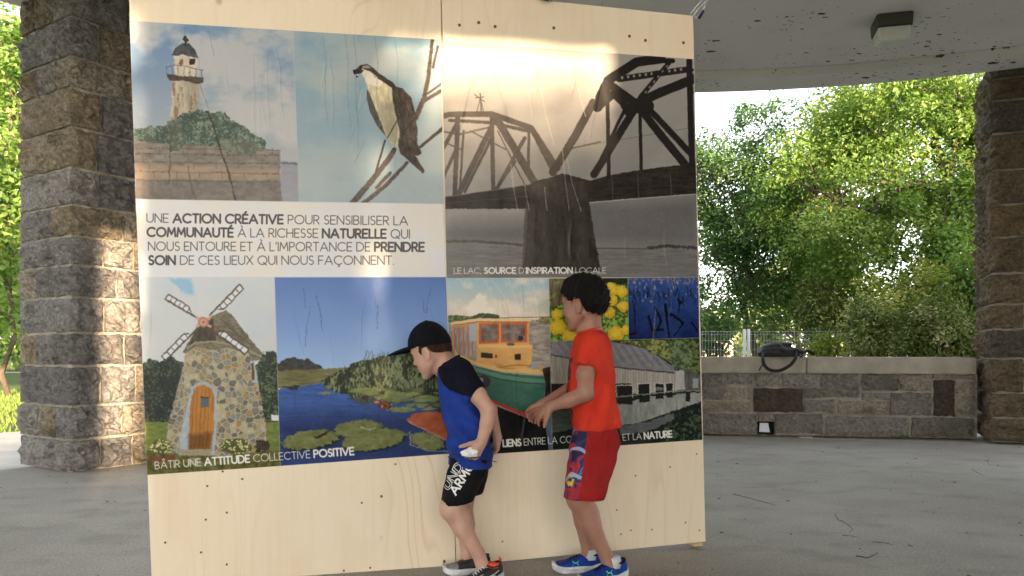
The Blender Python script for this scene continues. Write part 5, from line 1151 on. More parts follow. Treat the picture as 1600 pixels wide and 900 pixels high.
    x, y, z = S.grid(); S.F += (folds(x, y, z, 42, .0020)+.0058*np.sin((x*1.2-z*.8)*70+4*np.sin(z*9))*np.clip((z-.56)*-4+1.6, 0, 1)).astype(np.float32)
    S.plane(q(932, 669.5), q(932, 680)-q(932.1, 669.5)+np.array([.0, 0, 0])+np.array([-.1, 0, -1])*.02*0+np.array([.0, 0, 0])); S.plane(q(893, 674.5), np.array([.125, 0, -1]))
    # hollow hem and sleeve mouth
    I = S.F+.006; S.plane(q(921, 517), np.array([-.35, 0, 1.4]))
    hem = (z < q(0, 655)[2]) | (I > 0); S.F = np.where(z < q(0, 660)[2], np.maximum(S.F, -(I)), S.F).astype(np.float32)
    V, F = S.mesh(1); red = cloth_mat('red_jersey', (212, 54, 36), (222, 66, 46)); shirt = npmesh('shirt', V, F, red, root)
    col = [q(921, 517, 0)+np.array([.047*math.cos(t), .050*math.sin(t), .004-.016*math.cos(t)*-1*.8]) for t in np.linspace(0, 2*math.pi, 25)]
    mesh('neckband', *tube(col, .0045, 7, False), red, shirt, True)
    g = cloth_mat('grey_print', (60, 58, 66)); o_ = q(888, 640, 0); ex = np.array([0, -.0055, 0]); ez = np.array([0, 0, .01])
    st = [[(3, 8), (6, 5), (2, 1), (5, -3)], [(7, 10), (9, 6), (7, 2), (9, -1)], [(4, 12), (8, 13), (9, 16)], [(2, 15), (5, 19), (9, 20)], [(-3, 9), (-6, 4), (-2, 1)], [(-4, 15), (-7, 18)], [(5, -6), (8, -9)], [(2, 12), (-1, 17), (1, 20)]]
    project_strokes('chest_print', st, .014, shirt, o_, ex, ez, g, shirt, (1, 0, 0))
    # shorts: plain red with a patterned front panel
    S = Field((.15, Y-.22, .2), (.46, Y+.2, .6), .0042)
    S.loft([(q(0, yy)[2], q(a, 0)[0], q(b, 0)[0], Y-w, Y+.02) for yy, a, b, w in [(655, 900, 960, .105), (690, 889.5, 966, .121), (725, 884.5, 957, .132), (750, 881.5, 948, .134), (785, 878, 939, .135)]], .01, 2.6)
    S.loft([(q(0, yy)[2], q(a, 0)[0], q(b, 0)[0], Y+.015, Y+w) for yy, a, b, w in [(655, 900, 960, .105), (690, 893, 966.5, .118), (725, 892, 964, .125), (769, 893, 949.5, .125)]], .008, 2.6)
    x, y, z = S.grid(); S.F += (folds(x, y, z, 50, .0015)+.002*np.sin(x*95+3*np.sin(z*11)+y*8)*np.clip((.42-z)*7, 0, 1)).astype(np.float32); S.plane(q(908, 773.5), np.array([-.02, 0, -1])); I = S.F+.005
    S.F = np.where(z < q(0, 764)[2], np.maximum(S.F, -I), S.F).astype(np.float32)
    V, F = S.mesh(1); cen = V[F].mean(1); px = 800+1200*cen[:, 0]/cen[:, 1]; py = 545-1200*(cen[:, 2]-.893)/cen[:, 1]
    pat = (px < 918-(py-675)*.13) 
    m1 = cloth_mat('dark_red_knit', (152, 32, 32), (168, 42, 40))
    m2, t, b = new_mat('patterned_panel'); v = pos(t, (1, 1, 1)); f1 = noise(t, v, 11, 2, .4, dist=1.2)
    c = ramp(t, f1, [(0, (18, 20, 58)), (.42, (40, 34, 92)), (.47, (150, 26, 44)), (.55, (176, 40, 52)), (.585, (24, 36, 98)), (.66, (58, 104, 160))], 'CONSTANT')
    wv_ = N(t, 'ShaderNodeTexWave', bands_direction='DIAGONAL'); wv_.inputs['Scale'].default_value = 5; wv_.inputs['Distortion'].default_value = 5; wv_.inputs['Detail'].default_value = 1; t.links.new(v, wv_.inputs[0])
    c = mix(t, ramp(t, wv_.outputs[0], [(.93, (0, 0, 0)), (.96, (255, 255, 255))]), c, (150, 160, 190)); t.links.new(c, b.inputs['Base Color']); b.inputs['Roughness'].default_value = .75
    shorts = npmesh('shorts', V, F, [m1, m2], root, pat.astype(int))
    yl = cloth_mat('yellow_print', (226, 206, 70)); ex = np.array([.0062, 0, 0]); ez = np.array([0, 0, .0075])
    project_strokes('shorts_print', [[(0, 2), (.8, -1), (1.6, 1), (2.4, -1), (3.4, 2.2)], [(0, 3.4), (1.2, 4.2), (2.4, 3.6)]], .007, shorts, q(886, 755, -.1), ex, ez, yl, shorts)
    # socks and shoes
    ws = cloth_mat('white_sock', (222, 222, 226), (206, 206, 212)); blue = cloth_mat('blue_mesh_shoe', (16, 46, 122), (26, 70, 158), .6, 30, 500); navy = cloth_mat('navy_collar', (14, 18, 56))
    teal = simple('mint_mark', (96, 226, 176), .5)
    mark = [([[(.078, .050), (.084, .043), (.078, .034)], [(.102, .050), (.096, .043), (.102, .034)], [(.084, .043), (.096, .0415)]], teal, .0024, 'logo')]
    sh, LP = shoe(root, 'shoe', (q(975, 880, -.045)[0], Y-.055, 0), 27, (blue, M_SOLE, navy), .205, None, None, sidemark=mark)
    mesh('sock', *tube([LP(.048, 0, .05), LP(.048, 0, .075), LP(.05, 0, .09)], [.030, .0285, .0275], 14), ws, root, True)
    sh, LP = shoe(root, 'shoe', (q(940, 880, .05)[0], Y+.05, 0), 3, (blue, M_SOLE, navy), .2, None, None, sidemark=[([[(x+.02, z) for x, z in s_] for s_ in mark[0][0]], teal, .0022, 'logo')])
    mesh('sock', *tube([LP(.042, 0, .05), LP(.044, 0, .075), LP(.044, 0, .088)], [.031, .029, .0275], 14), ws, root, True)
# ------------------------------------------------ boy in the black cap
def blue_boy():
    Y = 3.02; q = lambda px, py, dy=0: P3(px, py, Y+dy)
    root = E('person', (*q(735, 900)[:2], 0), 'boy in black cap and blue shirt with black sleeves bending towards the board', 'person')
    S = Field((-.43, Y-.24, -.01), (-.03, Y+.22, 1.0), .0037)
    fr = frame(14, 20); o = q(672.5, 548.5)
    FS = .86; T = head(S, o, fr, .92, q(699, 578), FS)
    S.cone(q(696, 572), q(708, 594), .045, .045, .02); S.loft([(q(0, y)[2], q(a, 0)[0], q(b, 0)[0], Y-w, Y+w) for y, a, b, w in [(592, 700, 720, .06), (620, 706, 740, .08), (680, 714, 752, .08), (735, 716, 754, .08)]], .01)
    S.cone(q(722, 590, -.09), q(747, 618, -.125), .034, .0330, .01); S.cone(q(747, 618, -.125), q(763, 640, -.125), .0325, .0285, .01)
    S.cone(q(763, 640, -.125), q(761, 662, -.13), .0285, .0265, .01); S.cone(q(761, 662, -.13), q(752.5, 690, -.135), .0265, .0195, .01)
    S.cone(q(726, 594, .09), q(766, 640, .125), .032, .028, .01); S.cone(q(766, 640, .125), q(777, 684, .10), .027, .0185, .01)
    w = q(752.5, 690, -.135)
    tips, tt = hand(S, w, q(737, 716, -.150)-w, np.array([-.75, .55, -.35]), 1.0, ((24, 34, 30), (30, 36, 30), (34, 38, 30), (38, 38, 30)), -1, 4, th_curl=5)
    hand(S, q(777, 684, .10), q(775, 712, .09)-q(777, 684, .10), np.array([-.9, -.3, 0]), .9, ((20, 30, 26), (24, 30, 26), (28, 32, 26), (30, 34, 26)), 1, 3)
    S.cone(q(736, 728, -.05), q(709, 785, -.075), .045, .042, .01); S.ell(q(705, 793, -.08), (.044, .044, .045), None, .02)
    S.cone(q(706, 796, -.075), q(722, 824, -.075), .041, .037, .02); S.ell(q(725, 816, -.07), (.030, .035, .055), None, .02); S.cone(q(722, 824, -.075), q(747, 864, -.08), .036, .0245, .01); S.cone(q(747, 864, -.08), q(754, 884, -.085), .0255, .026, .01)
    S.cone(q(738, 728, .05), q(724, 780, .06), .045, .042, .01); S.cone(q(722, 788, .06), q(727, 820, .06), .042, .038, .02); S.cone(q(727, 820, .06), q(730, 866, .05), .037, .024, .01); S.cone(q(730, 866, .05), q(732, 884, .05), .024, .025, .01)
    skin = skin_mat('skin_light', (186, 146, 128), (200, 160, 142))
    V, F = S.mesh(1); npmesh('body', V, F, skin, root); face_bits(root, T, .92, skin)
    f, l, u = fr; B = np.array([f, l, u]); s = .92
    hb = cloth_mat('hair_brown', (44, 28, 20), (66, 42, 28)); H = Field(q(650, 575, -.12), q(715, 520, .12), .003)     # hair under the cap
    H.ell(T(-.014, 0, .02), np.array((.083, .0775, .088))*s, B, 0); H.ell(T(-.05, 0, -.012), np.array((.045, .064, .045))*s, B, .02)
    x, y, z = H.grid(); X = ((x-o[0])*f[0]+(y-o[1])*f[1]+(z-o[2])*f[2])/s/FS; Z = ((x-o[0])*u[0]+(y-o[1])*u[1]+(z-o[2])*u[2])/s
    lim = np.interp(X, [-.13, -.1, -.06, -.03, -.02, .012, .022, .034, .05, .12], [-.030, -.030, -.026, -.012, .012, .014, -.012, .004, .02, .03])
    H.F = np.maximum(H.F, (lim-Z)*.8*s); H.F = (np.maximum(H.F, (Z-.05)*s)+.0014*np.sin(X*300)*np.sin(Z*210)).astype(np.float32)
    V, F = H.mesh(1); tag(npmesh('hair', V, F, hb, root), kind='stuff')
    # cap, worn a little tipped back from the brow
    f, l, u = frame(14, 10); oc = q(669.5, 547); s = .95; T = lambda x, y, z: oc+s*(f*(x*.90 if x < .07 else x-.007)+l*y+u*z)
    ck = cloth_mat('black_cap', (9, 10, 18), (15, 17, 28), .8); V = []; Fc = []; n, rr = 36, 12
    for i in range(rr+1):
        a = math.pi/2*i/rr
        for j in range(n):
            b = 2*math.pi*j/n; seam = 1-.012*math.exp(-((((b/(2*math.pi)*6)+.5) % 1-.5)/.06)**2)
            V.append(T(-.012+.101*math.sin(a)*math.cos(b)*seam, .084*math.sin(a)*math.sin(b)*seam, .026+(.094*math.cos(a))*seam-.012*math.sin(a)*(1-math.cos(b))*.5))
    m_ = len(V)
    for j in range(n):     # sweatband returning inside
        b = 2*math.pi*j/n; V.append(T(-.012+.094*math.cos(b), .078*math.sin(b), .022-.012*(1-math.cos(b))*.5))
    for i in range(rr+1):
        for j in range(n):
            k = (j+1) % n
            if i < rr: Fc.append((i*n+j, (i+1)*n+j, (i+1)*n+k, i*n+k))
            else: Fc.append((i*n+j, m_+j, m_+k, i*n+k))
    cap = mesh('cap', V, Fc, ck, root, True)
    V = []; Fc = []; nb, mb = 19, 7      # curved brim with thickness
    for side in (0, 1):
        for i in range(nb):
            t = -1+2*i/(nb-1)
            for j in range(mb):
                w_ = j/(mb-1); b = t*1.12; bx = -.012+.098*math.cos(b); by = .081*math.sin(b)
                ext = .102*math.sqrt(max(0, 1-t*t))*w_; x_ = bx+ext; y_ = by*(1-.12*w_); z_ = .026-.012*(1-math.cos(b))*.5-.16*y_*y_*30*.09*3-(.05+.14*w_)*ext-(.0035 if side else 0)
                V.append(T(x_, y_, z_+.003))
    for side in (0, 1):
        for i in range(nb-1):
            for j in range(mb-1):
                a = side*nb*mb+i*mb+j; Fc.append((a, a+1, a+mb+1, a+mb) if side == 0 else (a, a+mb, a+mb+1, a+1))
    for i in range(nb-1): a = i*mb+mb-1; b = a+nb*mb; Fc.append((a, b, b+mb, a+mb))
    mesh('brim', V, Fc, ck, cap, True)
    V = []; 
    bt = tube([T(-.012, 0, .116), T(-.012, 0, .1215), T(-.012, 0, .1235)], [.008, .0072, .003], 10); mesh('button', *bt, ck, cap, True)
    parts = [tube([T(-.012+.1025*math.sin(a)*math.cos(b), .0855*math.sin(a)*math.sin(b), .0265+.0945*math.cos(a)-.012*math.sin(a)*(1-math.cos(b))*.5) for a in np.linspace(.12, 1.52, 12)], .0011, 5) for b in (0.0, 1.047, 2.094, 3.1416, -1.047, -2.094)]
    mesh('seam_piping', *joinm(parts), ck, cap, True)
    # raglan shirt
    S = Field((-.34, Y-.26, .36), (-.05, Y+.24, .93), .0042)
    rows = [(562, 692, 707, .04), (567, 688, 713, .07), (575, 685.5, 722, .1), (588, 684.5, 735, .12), (605, 686.5, 747, .127), (625, 689.5, 753, .124), (655, 694, 760, .118), (690, 698.5, 768, .118), (735, 703, 771, .122)]
    S.loft([(q(0, y)[2], q(a, 0)[0], q(b, 0)[0], Y-w, Y+w) for y, a, b, w in rows], .012, 2.25)
    A = S.like()
    A.cone(q(716, 582, -.08), q(750, 622, -.130), .060, .044, 0); A.plane(q(745.5, 613.5, -.128), q(752, 624, -.13)-q(728, 594, -.1)); n1 = A.F.copy(); A.F[:] = 1
    A.cone(q(716, 582, .08), q(750, 622, .125), .056, .042, 0); A.plane(q(744, 610, .125), q(752, 624, .125)-q(728, 594, .1))
    for g in (n1, A.F):
        h = np.maximum(.022-np.abs(S.F-g), 0)/.022; S.F = np.minimum(S.F, g)-h*h*.022*.25
    x, y, z = S.grid(); fz = np.clip((z-.42)*-5+1.6, 0, 1); S.F += (folds(x, y, z, 40, .0018)+.0075*np.sin((x*.9+z*.75)*62+3*np.sin(z*13)+y*4)*np.clip(1-np.abs(z-.62)*4, .15, 1)).astype(np.float32)
    S.plane(q(735, 726.5), np.array([-.07, 0, -1])); I = S.F+.006; S.plane(q(699, 567), np.array([-.55, 0, 1.1]))
    S.F = np.where(z < q(0, 716)[2], np.maximum(S.F, -I), S.F).astype(np.float32)
    V, F = S.mesh(1); cen = V[F].mean(1); px = 800+1200*cen[:, 0]/cen[:, 1]; py = 545-1200*(cen[:, 2]-.893)/cen[:, 1]
    lim = np.interp(px, [684, 688, 693, 702, 716, 732, 757], [580, 592, 601, 609, 615, 620, 622]); front = (cen[:, 1]-Y)
    blk = (py < lim) & (px > 684+np.abs(front)*0) & ~((np.abs(front) < .05) & (px < 700))
    blu = cloth_mat('blue_jersey', (28, 54, 138), (36, 68, 162), .6); bkk = cloth_mat('black_jersey', (9, 12, 26), (15, 18, 36), .8)
    shirt = npmesh('shirt', V, F, [blu, bkk], root, blk.astype(int))
    col = [q(699.5, 567, 0)+np.array([.045*math.cos(t), .049*math.sin(t), .002+.026*math.cos(t)]) for t in np.linspace(0, 2*math.pi, 25)]
    mesh('neckband', *tube(col, .005, 7, False), bkk, shirt, True)
    gp = cloth_mat('pale_print', (120, 130, 160)); project_strokes('chest_print', [[(0, 0), (1, 2), (0, 4)], [(2, 0), (3, 3)], [(-2, 1), (-3, 4)]], .006, shirt, q(690, 600), np.array([0, -.012, 0]), np.array([0, 0, .01]), gp, shirt, (1, 0, 0))
    # shorts
    S = Field((-.3, Y-.22, .2), (-.06, Y+.2, .5), .0042)
    S.loft([(q(0, yy)[2], q(a, 0)[0], q(b, 0)[0], Y-w, Y+.02) for yy, a, b, w in [(712, 706, 766, .105), (735, 700, 762, .118), (757, 695, 750, .126), (792, 689, 735, .13)]], .01, 2.6)
    S.loft([(q(0, yy)[2], q(a, 0)[0], q(b, 0)[0], Y+.012, Y+w) for yy, a, b, w in [(712, 706, 766, .105), (735, 706, 764, .115), (757, 708, 759, .12), (780, 712, 752, .12)]], .006, 2.6)
    x, y, z = S.grid(); S.F += (folds(x, y, z, 55, .0014)).astype(np.float32); S.plane(q(713, 781.5), np.array([.15, 0, -1])); I = S.F+.005
    S.F = np.where(z < q(0, 773)[2], np.maximum(S.F, -I), S.F).astype(np.float32)
    V, F = S.mesh(1); bk = cloth_mat('black_shorts', (13, 13, 16), (22, 22, 26), .75); shorts = npmesh('shorts', V, F, bk, root)
    wh = simple('white_print', (225, 225, 228), .6); an = R(57); c1, s1 = math.cos(an), math.sin(an); cap_ = .034
    for txt, ox, oy, wd, nm, wid in [('UNDER', 701, 764, .0022, 'outlined_word', .165), ('ARMOUR', 713, 771, .0066, 'solid_word', .19)]:
        st, Wd = layout(txt, .26); k = wid/Wd
        ex = np.array([c1, 0, s1])*k; ez = np.array([-s1, 0, c1])*cap_*.85
        if nm == 'outlined_word':      # hollow letters: each stroke drawn as its two edges
            out = []
            for s_, _ in st:
                for e in (-1, 1):
                    r_ = []
                    for i, p in enumerate(s_):
                        a, b = s_[max(i-1, 0)], s_[min(i+1, len(s_)-1)]; tx, ty = b[0]-a[0], b[1]-a[1]; L = math.hypot(tx, ty)+1e-9; r_.append((p[0]-ty/L*e*.11, p[1]+tx/L*e*.11))
                    out.append(r_)
            strokes = out
        else: strokes = [s_ for s_, _ in st]
        project_strokes(nm, strokes, wd, shorts, q(ox, oy, -.1), ex, ez, wh, shorts)
    gry = cloth_mat('grey_knit_toe', (120, 122, 126), (146, 148, 152), .7, 40, 500); org = simple('orange_trim', (240, 84, 30), .5)
    swoosh = [([[(.030, .052), (.05, .044), (.085, .036), (.1, .040)], [(.052, .037), (.1, .037)], [(.125, .034), (.135, .042), (.128, .048), (.11, .05)]], M_SOLE, .0022, 'side_stripe')]
    sh, LP = shoe(root, 'shoe', (q(781, 880, -.06)[0], Y-.055, 0), 40, (M_BLACKSOLE, M_SOLE, M_BLACKSOLE), .19, M_SOLE, org, sidemark=swoosh)
    mesh('lining', *tube([LP(.04, 0, .06), LP(.038, 0, .078)], [.026, .0265], 14), org, sh, True)
    shoe(root, 'shoe', (q(764, 880, .04)[0], Y+.05, 0), 8, (M_BLACKSOLE, M_SOLE, M_BLACKSOLE), .185, simple('dark_red_lace', (120, 30, 34)), None, label='black shoe with a light grey toe', two=gry)
    # crumpled white paper held in the near hand
    bm = bmesh.new(); bmesh.ops.create_icosphere(bm, subdivisions=3, radius=.024); rs = np.random.RandomState(3)
    c = q(735, 707, -.155)
    for v in bm.verts:
        k = 1+.22*math.sin(v.co.x*190+v.co.z*120)*math.cos(v.co.y*160)+rs.randn()*.04; v.co = Vector((v.co.x*1.25*k+v.co.z*.3, v.co.y*.75*k, v.co.z*.72*k-v.co.x*.12))
    vs = [np.array(v.co)+c for v in bm.verts]; fs = [tuple(v.index for v in f_.verts) for f_ in bm.faces]; bm.free()
    tag(mesh('crumpled_paper', vs, fs, simple('white_paper', (232, 232, 236), .7)), 'crumpled white paper held in the capped boy\'s near hand', 'paper')
    _ = tube([q(718, 712, -.15), q(708, 709, -.14), q(700, 714, -.13), q(704, 719, -.135)], [.002, .002, .0018, .0015], 6)
    tag(mesh('cord', *tube([q(776, 722, -.15), q(764, 719, -.165), q(750, 714, -.172), q(735, 716, -.172), q(718, 712, -.15), q(708, 709, -.14), q(700, 714, -.13), q(704, 719, -.135)], [.0012, .002, .002, .002, .002, .002, .0018, .0015], 6), M_BLACKSOLE, None, True), 'thin black cord trailing from the white paper in the capped boy\'s hand', 'cord')
red_boy(); blue_boy()
# ---------------------------------------------------------------- trees, shrubs and what lies beyond
def leaf_mat(name, cols, trans=.35):
    m, t, b = new_mat(name); uv = N(t, 'ShaderNodeUVMap'); sp = t.nodes.new('ShaderNodeSeparateXYZ'); t.links.new(uv.outputs[0], sp.inputs[0])
    c = ramp(t, sp.outputs[0], [(i/(len(cols)-1), k) for i, k in enumerate(cols)]); t.links.new(c, b.inputs['Base Color']); b.inputs['Roughness'].default_value = .5; b.inputs['Specular IOR Level'].default_value = .35
    tr = N(t, 'ShaderNodeBsdfTranslucent'); t.links.new(mix(t, 1.0, c, (255, 255, 170), 'MULTIPLY'), tr.inputs[0]); ms = N(t, 'ShaderNodeMixShader'); ms.inputs[0].default_value = trans
    t.links.new(b.outputs[0], ms.inputs[1]); t.links.new(tr.outputs[0], ms.inputs[2]); t.links.new(ms.outputs[0], t.nodes['Material Output'].inputs[0]); return m
def leaves(name, P, nrm, size, mat, parent, tint, aspect=.62, droop=.3, seed=0):
    """P (n,3) leaf centres; each leaf is a pointed blade folded along its midrib (4 triangles as 2 quads)"""
    r = np.random.RandomState(seed); n = len(P)
    nr = nrm+r.randn(n, 3)*.55; nr /= np.linalg.norm(nr, axis=1)[:, None]
    d = r.randn(n, 3); d[:, 2] -= droop*2; d -= nr*(d*nr).sum(1)[:, None]; d /= np.linalg.norm(d, axis=1)[:, None]; s = np.cross(nr, d)
    sz = (size*(.65+.7*r.rand(n)))[:, None]; fold = nr*sz*.16
    A = P-d*sz*.5; B = P+d*sz*.5; M_ = P-d*sz*.05; L1 = M_+s*sz*aspect*.5+fold; L2 = M_-s*sz*aspect*.5+fold
    V = np.stack([A, L1, B, L2], 1).reshape(-1, 3); i = np.arange(n)*4
    F = np.stack([np.stack([i, i+1, i+2], 1), np.stack([i, i+2, i+3], 1)], 1).reshape(-1, 3)
    o = npmesh(name, V, F, mat, parent, smooth=False)
    uv = o.data.uv_layers.new(name='UVMap'); tt = np.clip(np.repeat(tint+r.randn(n)*.10, 6), 0, 1); a = np.zeros((len(tt), 2), np.float32); a[:, 0] = tt; a[:, 1] = .5; uv.data.foreach_set('uv', a.ravel())
    return o
def limb(a, b, r0, r1, sag, rs, n=6, seg=6):
    a = np.array(a); b = np.array(b); pts = []
    for i in range(seg+1):
        t = i/seg; p = a+(b-a)*t; p = p+np.array([0, 0, sag])*math.sin(math.pi*t)+rs.randn(3)*.03*np.linalg.norm(b-a)*(0 if i in (0, seg) else 1); pts.append(p)
    return pts, tube(pts, list(np.linspace(r0, r1, seg+1)), n)
M_BARK = simple('grey_brown_bark', (70, 60, 50), .95, (100, 88, 74), 9, .9, 40, vs=(1, 1, .25), bd=.03)
def tree(x, y, h, cz, rad, n_cl, per, lsz, mat, label, seed, z0=-.03, tr=.16, cl=.5, gap=.25, name='tree', cat='tree', group=None, flat=.65, lean=(0, 0), cx=None, tb=0, bark=None, extra=None):
    rs = np.random.RandomState(seed); root = E(name, (x, y, z0), label, cat, group); cen = np.array([x+lean[0], y+lean[1], cz]) if cx is None else np.array(cx); rad = np.array(rad, float)
    top = np.array([cen[0], cen[1], cen[2]+rad[2]*.35]); tp, tm = limb((x, y, z0-.1), top, tr, tr*.3, 0, rs, 9, 9)
    C_ = []
    while len(C_) < n_cl:
        p = rs.uniform(-1, 1, 3); q = np.linalg.norm(p)
        if q > 1 or q < .25: continue
        if math.sin(p[0]*5+seed)+math.sin(p[1]*6+seed*2)+math.sin(p[2]*7+seed*3) < -1.5+gap*2: continue
        k = .86+.22*math.sin(p[0]*4+p[2]*5+seed)+.1*rs.rand(); C_.append(cen+p*rad*k)
    if extra is not None: C_ += [np.array(e) for e in extra]
    C_ = np.array(C_); tubes = [tm]; order = rs.permutation(len(C_)); nb = max(4, min(18, len(C_)//10)); bases = []
    for i in order[:nb]:
        t = rs.randint(3, 9); pts, tt = limb(tp[t], C_[i], tr*.3, .012, .12*rad[2], rs, 6, 8); tubes.append(tt); bases += pts[2:]
    bases = np.array(bases)
    for i in order[nb:]:
        j = np.argmin(((bases-C_[i])**2).sum(1)); tubes.append(limb(bases[j], C_[i], .012, .004, .05, rs, 4, 4)[1])
    mesh('trunk', *joinm(tubes[:1]), bark or M_BARK, root, True); tag(mesh('branches', *joinm(tubes[1:]), bark or M_BARK, root, True), kind='stuff')
    cr = cl*(.55+.8*rs.rand(len(C_))); i = np.repeat(np.arange(len(C_)), per); n = len(i); d = rs.randn(n, 3); d /= np.linalg.norm(d, axis=1)[:, None]; rr = rs.rand(n)**.45
    P = C_[i]+d*(rr*cr[i])[:, None]*np.array([1, 1, flat]); nr = d*.5+np.array([0, 0, .8])
    tint = np.clip(.5+rs.randn(len(C_))*.2, 0, 1)[i]
    tag(leaves('crown', P, nr, lsz, mat, root, tint, seed=seed), kind='stuff')
    return root
G1 = leaf_mat('maple_leaf', [(80, 110, 58), (104, 136, 68), (130, 158, 84), (166, 182, 110)], .5)
G2 = leaf_mat('dark_leaf', [(64, 96, 62), (82, 116, 70), (104, 136, 84), (136, 160, 98)], .48)
G3 = leaf_mat('olive_leaf', [(66, 86, 38), (92, 108, 50), (126, 136, 76), (188, 188, 146)], .35)
G4 = leaf_mat('gold_green_leaf', [(90, 112, 48), (122, 140, 62), (154, 164, 84), (186, 180, 112)], .45)
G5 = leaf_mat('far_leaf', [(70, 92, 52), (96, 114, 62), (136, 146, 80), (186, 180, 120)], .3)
x_ = lambda px, Y: (px-800)/1200*Y
z_ = lambda py, Y: .893+(545-py)/1200*Y
tree(x_(1172, 17), 17, 7, z_(345, 17), (1.75, 1.6, 2.55), 225, 150, .082, G2, 'dark green tree with an upright crown seen just right of the board', 2, tr=.10, cl=.5, gap=.1, extra=[(x_(px, 16.2), 16.2, z_(py, 16.2)) for px, py in ((1095, 470), (1110, 440), (1130, 480), (1100, 505), (1145, 500), (1205, 480), (1222, 455), (1190, 500), (1125, 515), (1160, 470), (1240, 490), (1092, 380), (1102, 410))])
tree(x_(1498, 14.5), 14.5, 8, z_(270, 14.5), (2.75, 2.1, 2.6), 340, 200, .082, G1, 'large maple with sunlit yellow-green leaves left of the brown pillar', 6, tr=.17, cl=.52, gap=.12, cx=(x_(1432, 14.5), 14.5, z_(262, 14.5)))
tree(x_(1300, 22), 22, 7, z_(330, 22), (2.6, 2.0, 3.2), 150, 60, .2, G4, 'golden green tree standing behind the gap between the dark tree and the maple', 9, tr=.14, cl=.7, gap=.3)
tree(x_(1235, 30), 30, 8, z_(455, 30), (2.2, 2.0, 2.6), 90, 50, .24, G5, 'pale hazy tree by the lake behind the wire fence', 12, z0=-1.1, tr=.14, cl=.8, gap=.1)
def shrub(x, y, rad, cz, ncl, per, lsz, mat, label, seed, name='shrub', cl=.26, group=None, gap=.1):
    rs = np.random.RandomState(seed); root = E(name, (x, y, -.03), label, 'shrub', group); rad = np.array(rad); C_ = []
    while len(C_) < ncl:
        p = rs.uniform(-1, 1, 3)
        if np.linalg.norm(p) > 1 or (p[2] < -.2 and rs.rand() < .3): continue
        C_.append(np.array([x, y, cz])+p*rad*(.85+.25*math.sin(p[0]*6+seed)))
    C_ = np.array(C_); C_[:, 2] = np.maximum(C_[:, 2], .12); tubes = []
    for c in C_[:60]: tubes.append(limb((x+(c[0]-x)*.25+rs.randn()*.05, y+(c[1]-y)*.25+rs.randn()*.05, -.05), c, .012, .004, .03, rs, 4, 4)[1])
    tag(mesh('stems', *joinm(tubes), M_BARK, root), kind='stuff')
    i = np.repeat(np.arange(ncl), per); n = len(i); d = rs.randn(n, 3); d /= np.linalg.norm(d, axis=1)[:, None]; P = C_[i]+d*(rs.rand(n)**.5*cl)[:, None]; P[:, 2] = np.maximum(P[:, 2], 0)
    tag(leaves('foliage', P, d*.5+np.array([0, 0, .7]), lsz, mat, root, np.clip(.5+rs.randn(ncl)*.22, 0, 1)[i], .5, .1, seed), kind='stuff'); return root
YB = 10.6
shrub(x_(1462, YB), YB, (.72, .6, .62), z_(530, YB), 190, 70, .055, G3, 'dense dark green bush behind the wall beside the brown pillar', 21, cl=.17)
shrub(x_(1362, YB+.5), YB+.5, (.45, .45, .6), z_(525, YB+.5), 115, 60, .06, G3, 'loose pale-leaved bush behind the middle of the low wall', 23, cl=.2)
shrub(x_(1425, YB+1.6), YB+1.6, (.9, .6, .75), z_(490, YB+1.6), 150, 60, .075, G4, 'tall bush with golden tips rising behind the two lower bushes', 25, cl=.24)
shrub(x_(1525, YB+1.3), YB+1.3, (.7, .6, .9), z_(470, YB+1.3), 130, 60, .075, G1, 'light green bush half hidden behind the brown pillar', 27, cl=.24)
shrub(x_(1290, 12.2), 12.2, (.34, .3, .24), z_(548, 12.2), 30, 50, .06, G4, 'small yellow-green bush behind the backpack beside the wire fence', 29, cl=.18)
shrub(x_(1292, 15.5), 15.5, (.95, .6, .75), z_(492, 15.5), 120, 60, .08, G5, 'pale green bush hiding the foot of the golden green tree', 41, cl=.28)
shrub(x_(1108, 15), 15, (.6, .4, .5), z_(525, 15), 60, 60, .08, G2, 'dark bush at the board side of the wire fence', 43, cl=.22)
# pink bloom
root = E('pink_flower', tuple(P3(1450, 494, YB-.2)), 'single pink flower head at the top of the dense bush', 'flower'); pk = simple('pink_petal', (216, 120, 160), .6); c0 = P3(1450, 494, YB-.2)
for i in range(7):
    an = i*2*math.pi/7; d = np.array([math.cos(an), -.3, math.sin(an)]); s_2 = np.array([-math.sin(an), 0, math.cos(an)]); mesh('petal', [c0, c0+d*.03+s_2*.02, c0+d*.055, c0+d*.03-s_2*.02], [(0, 1, 2, 3)], pk, root)
mesh('stem', *tube([c0, c0-np.array([0, -.02, .2])], .004, 5), M_BARK, root)
# wire mesh fence beyond the wall
root = E('wire_fence', (x_(1166, 13), 13, 0), 'galvanised wire mesh fence on paired posts beyond the wall', 'fence'); gal = simple('galvanised_steel', (176, 180, 184), .4, metal=.6)
ft = z_(517, 13); pr = []
xs = np.arange(x_(1040, 13), x_(1345, 13), .052)
for x in xs:
    if abs(x-x_(1166, 13)) < .05: continue
    pr.append(tube([(x, 13, .02), (x, 13, ft)], .0022, 4, False))
for zz in list(np.arange(.1, ft, .155))+[ft-.01, ft-.06]: pr.append(tube([(xs[0], 13.004, zz), (xs[-1], 13.004, zz)], .003, 4, False))
tag(mesh('wire_mesh', *joinm(pr), gal, root), kind='stuff')
for px in (1163.2, 1169.6, 1041, 1345): mesh('post', *joinm([boxmesh((x_(px, 12.98)-.022, 12.955, -.05), (x_(px, 12.98)+.022, 13.0-.006, ft+.03))]), simple('post_steel', (200, 202, 204), .45, metal=.4), root)
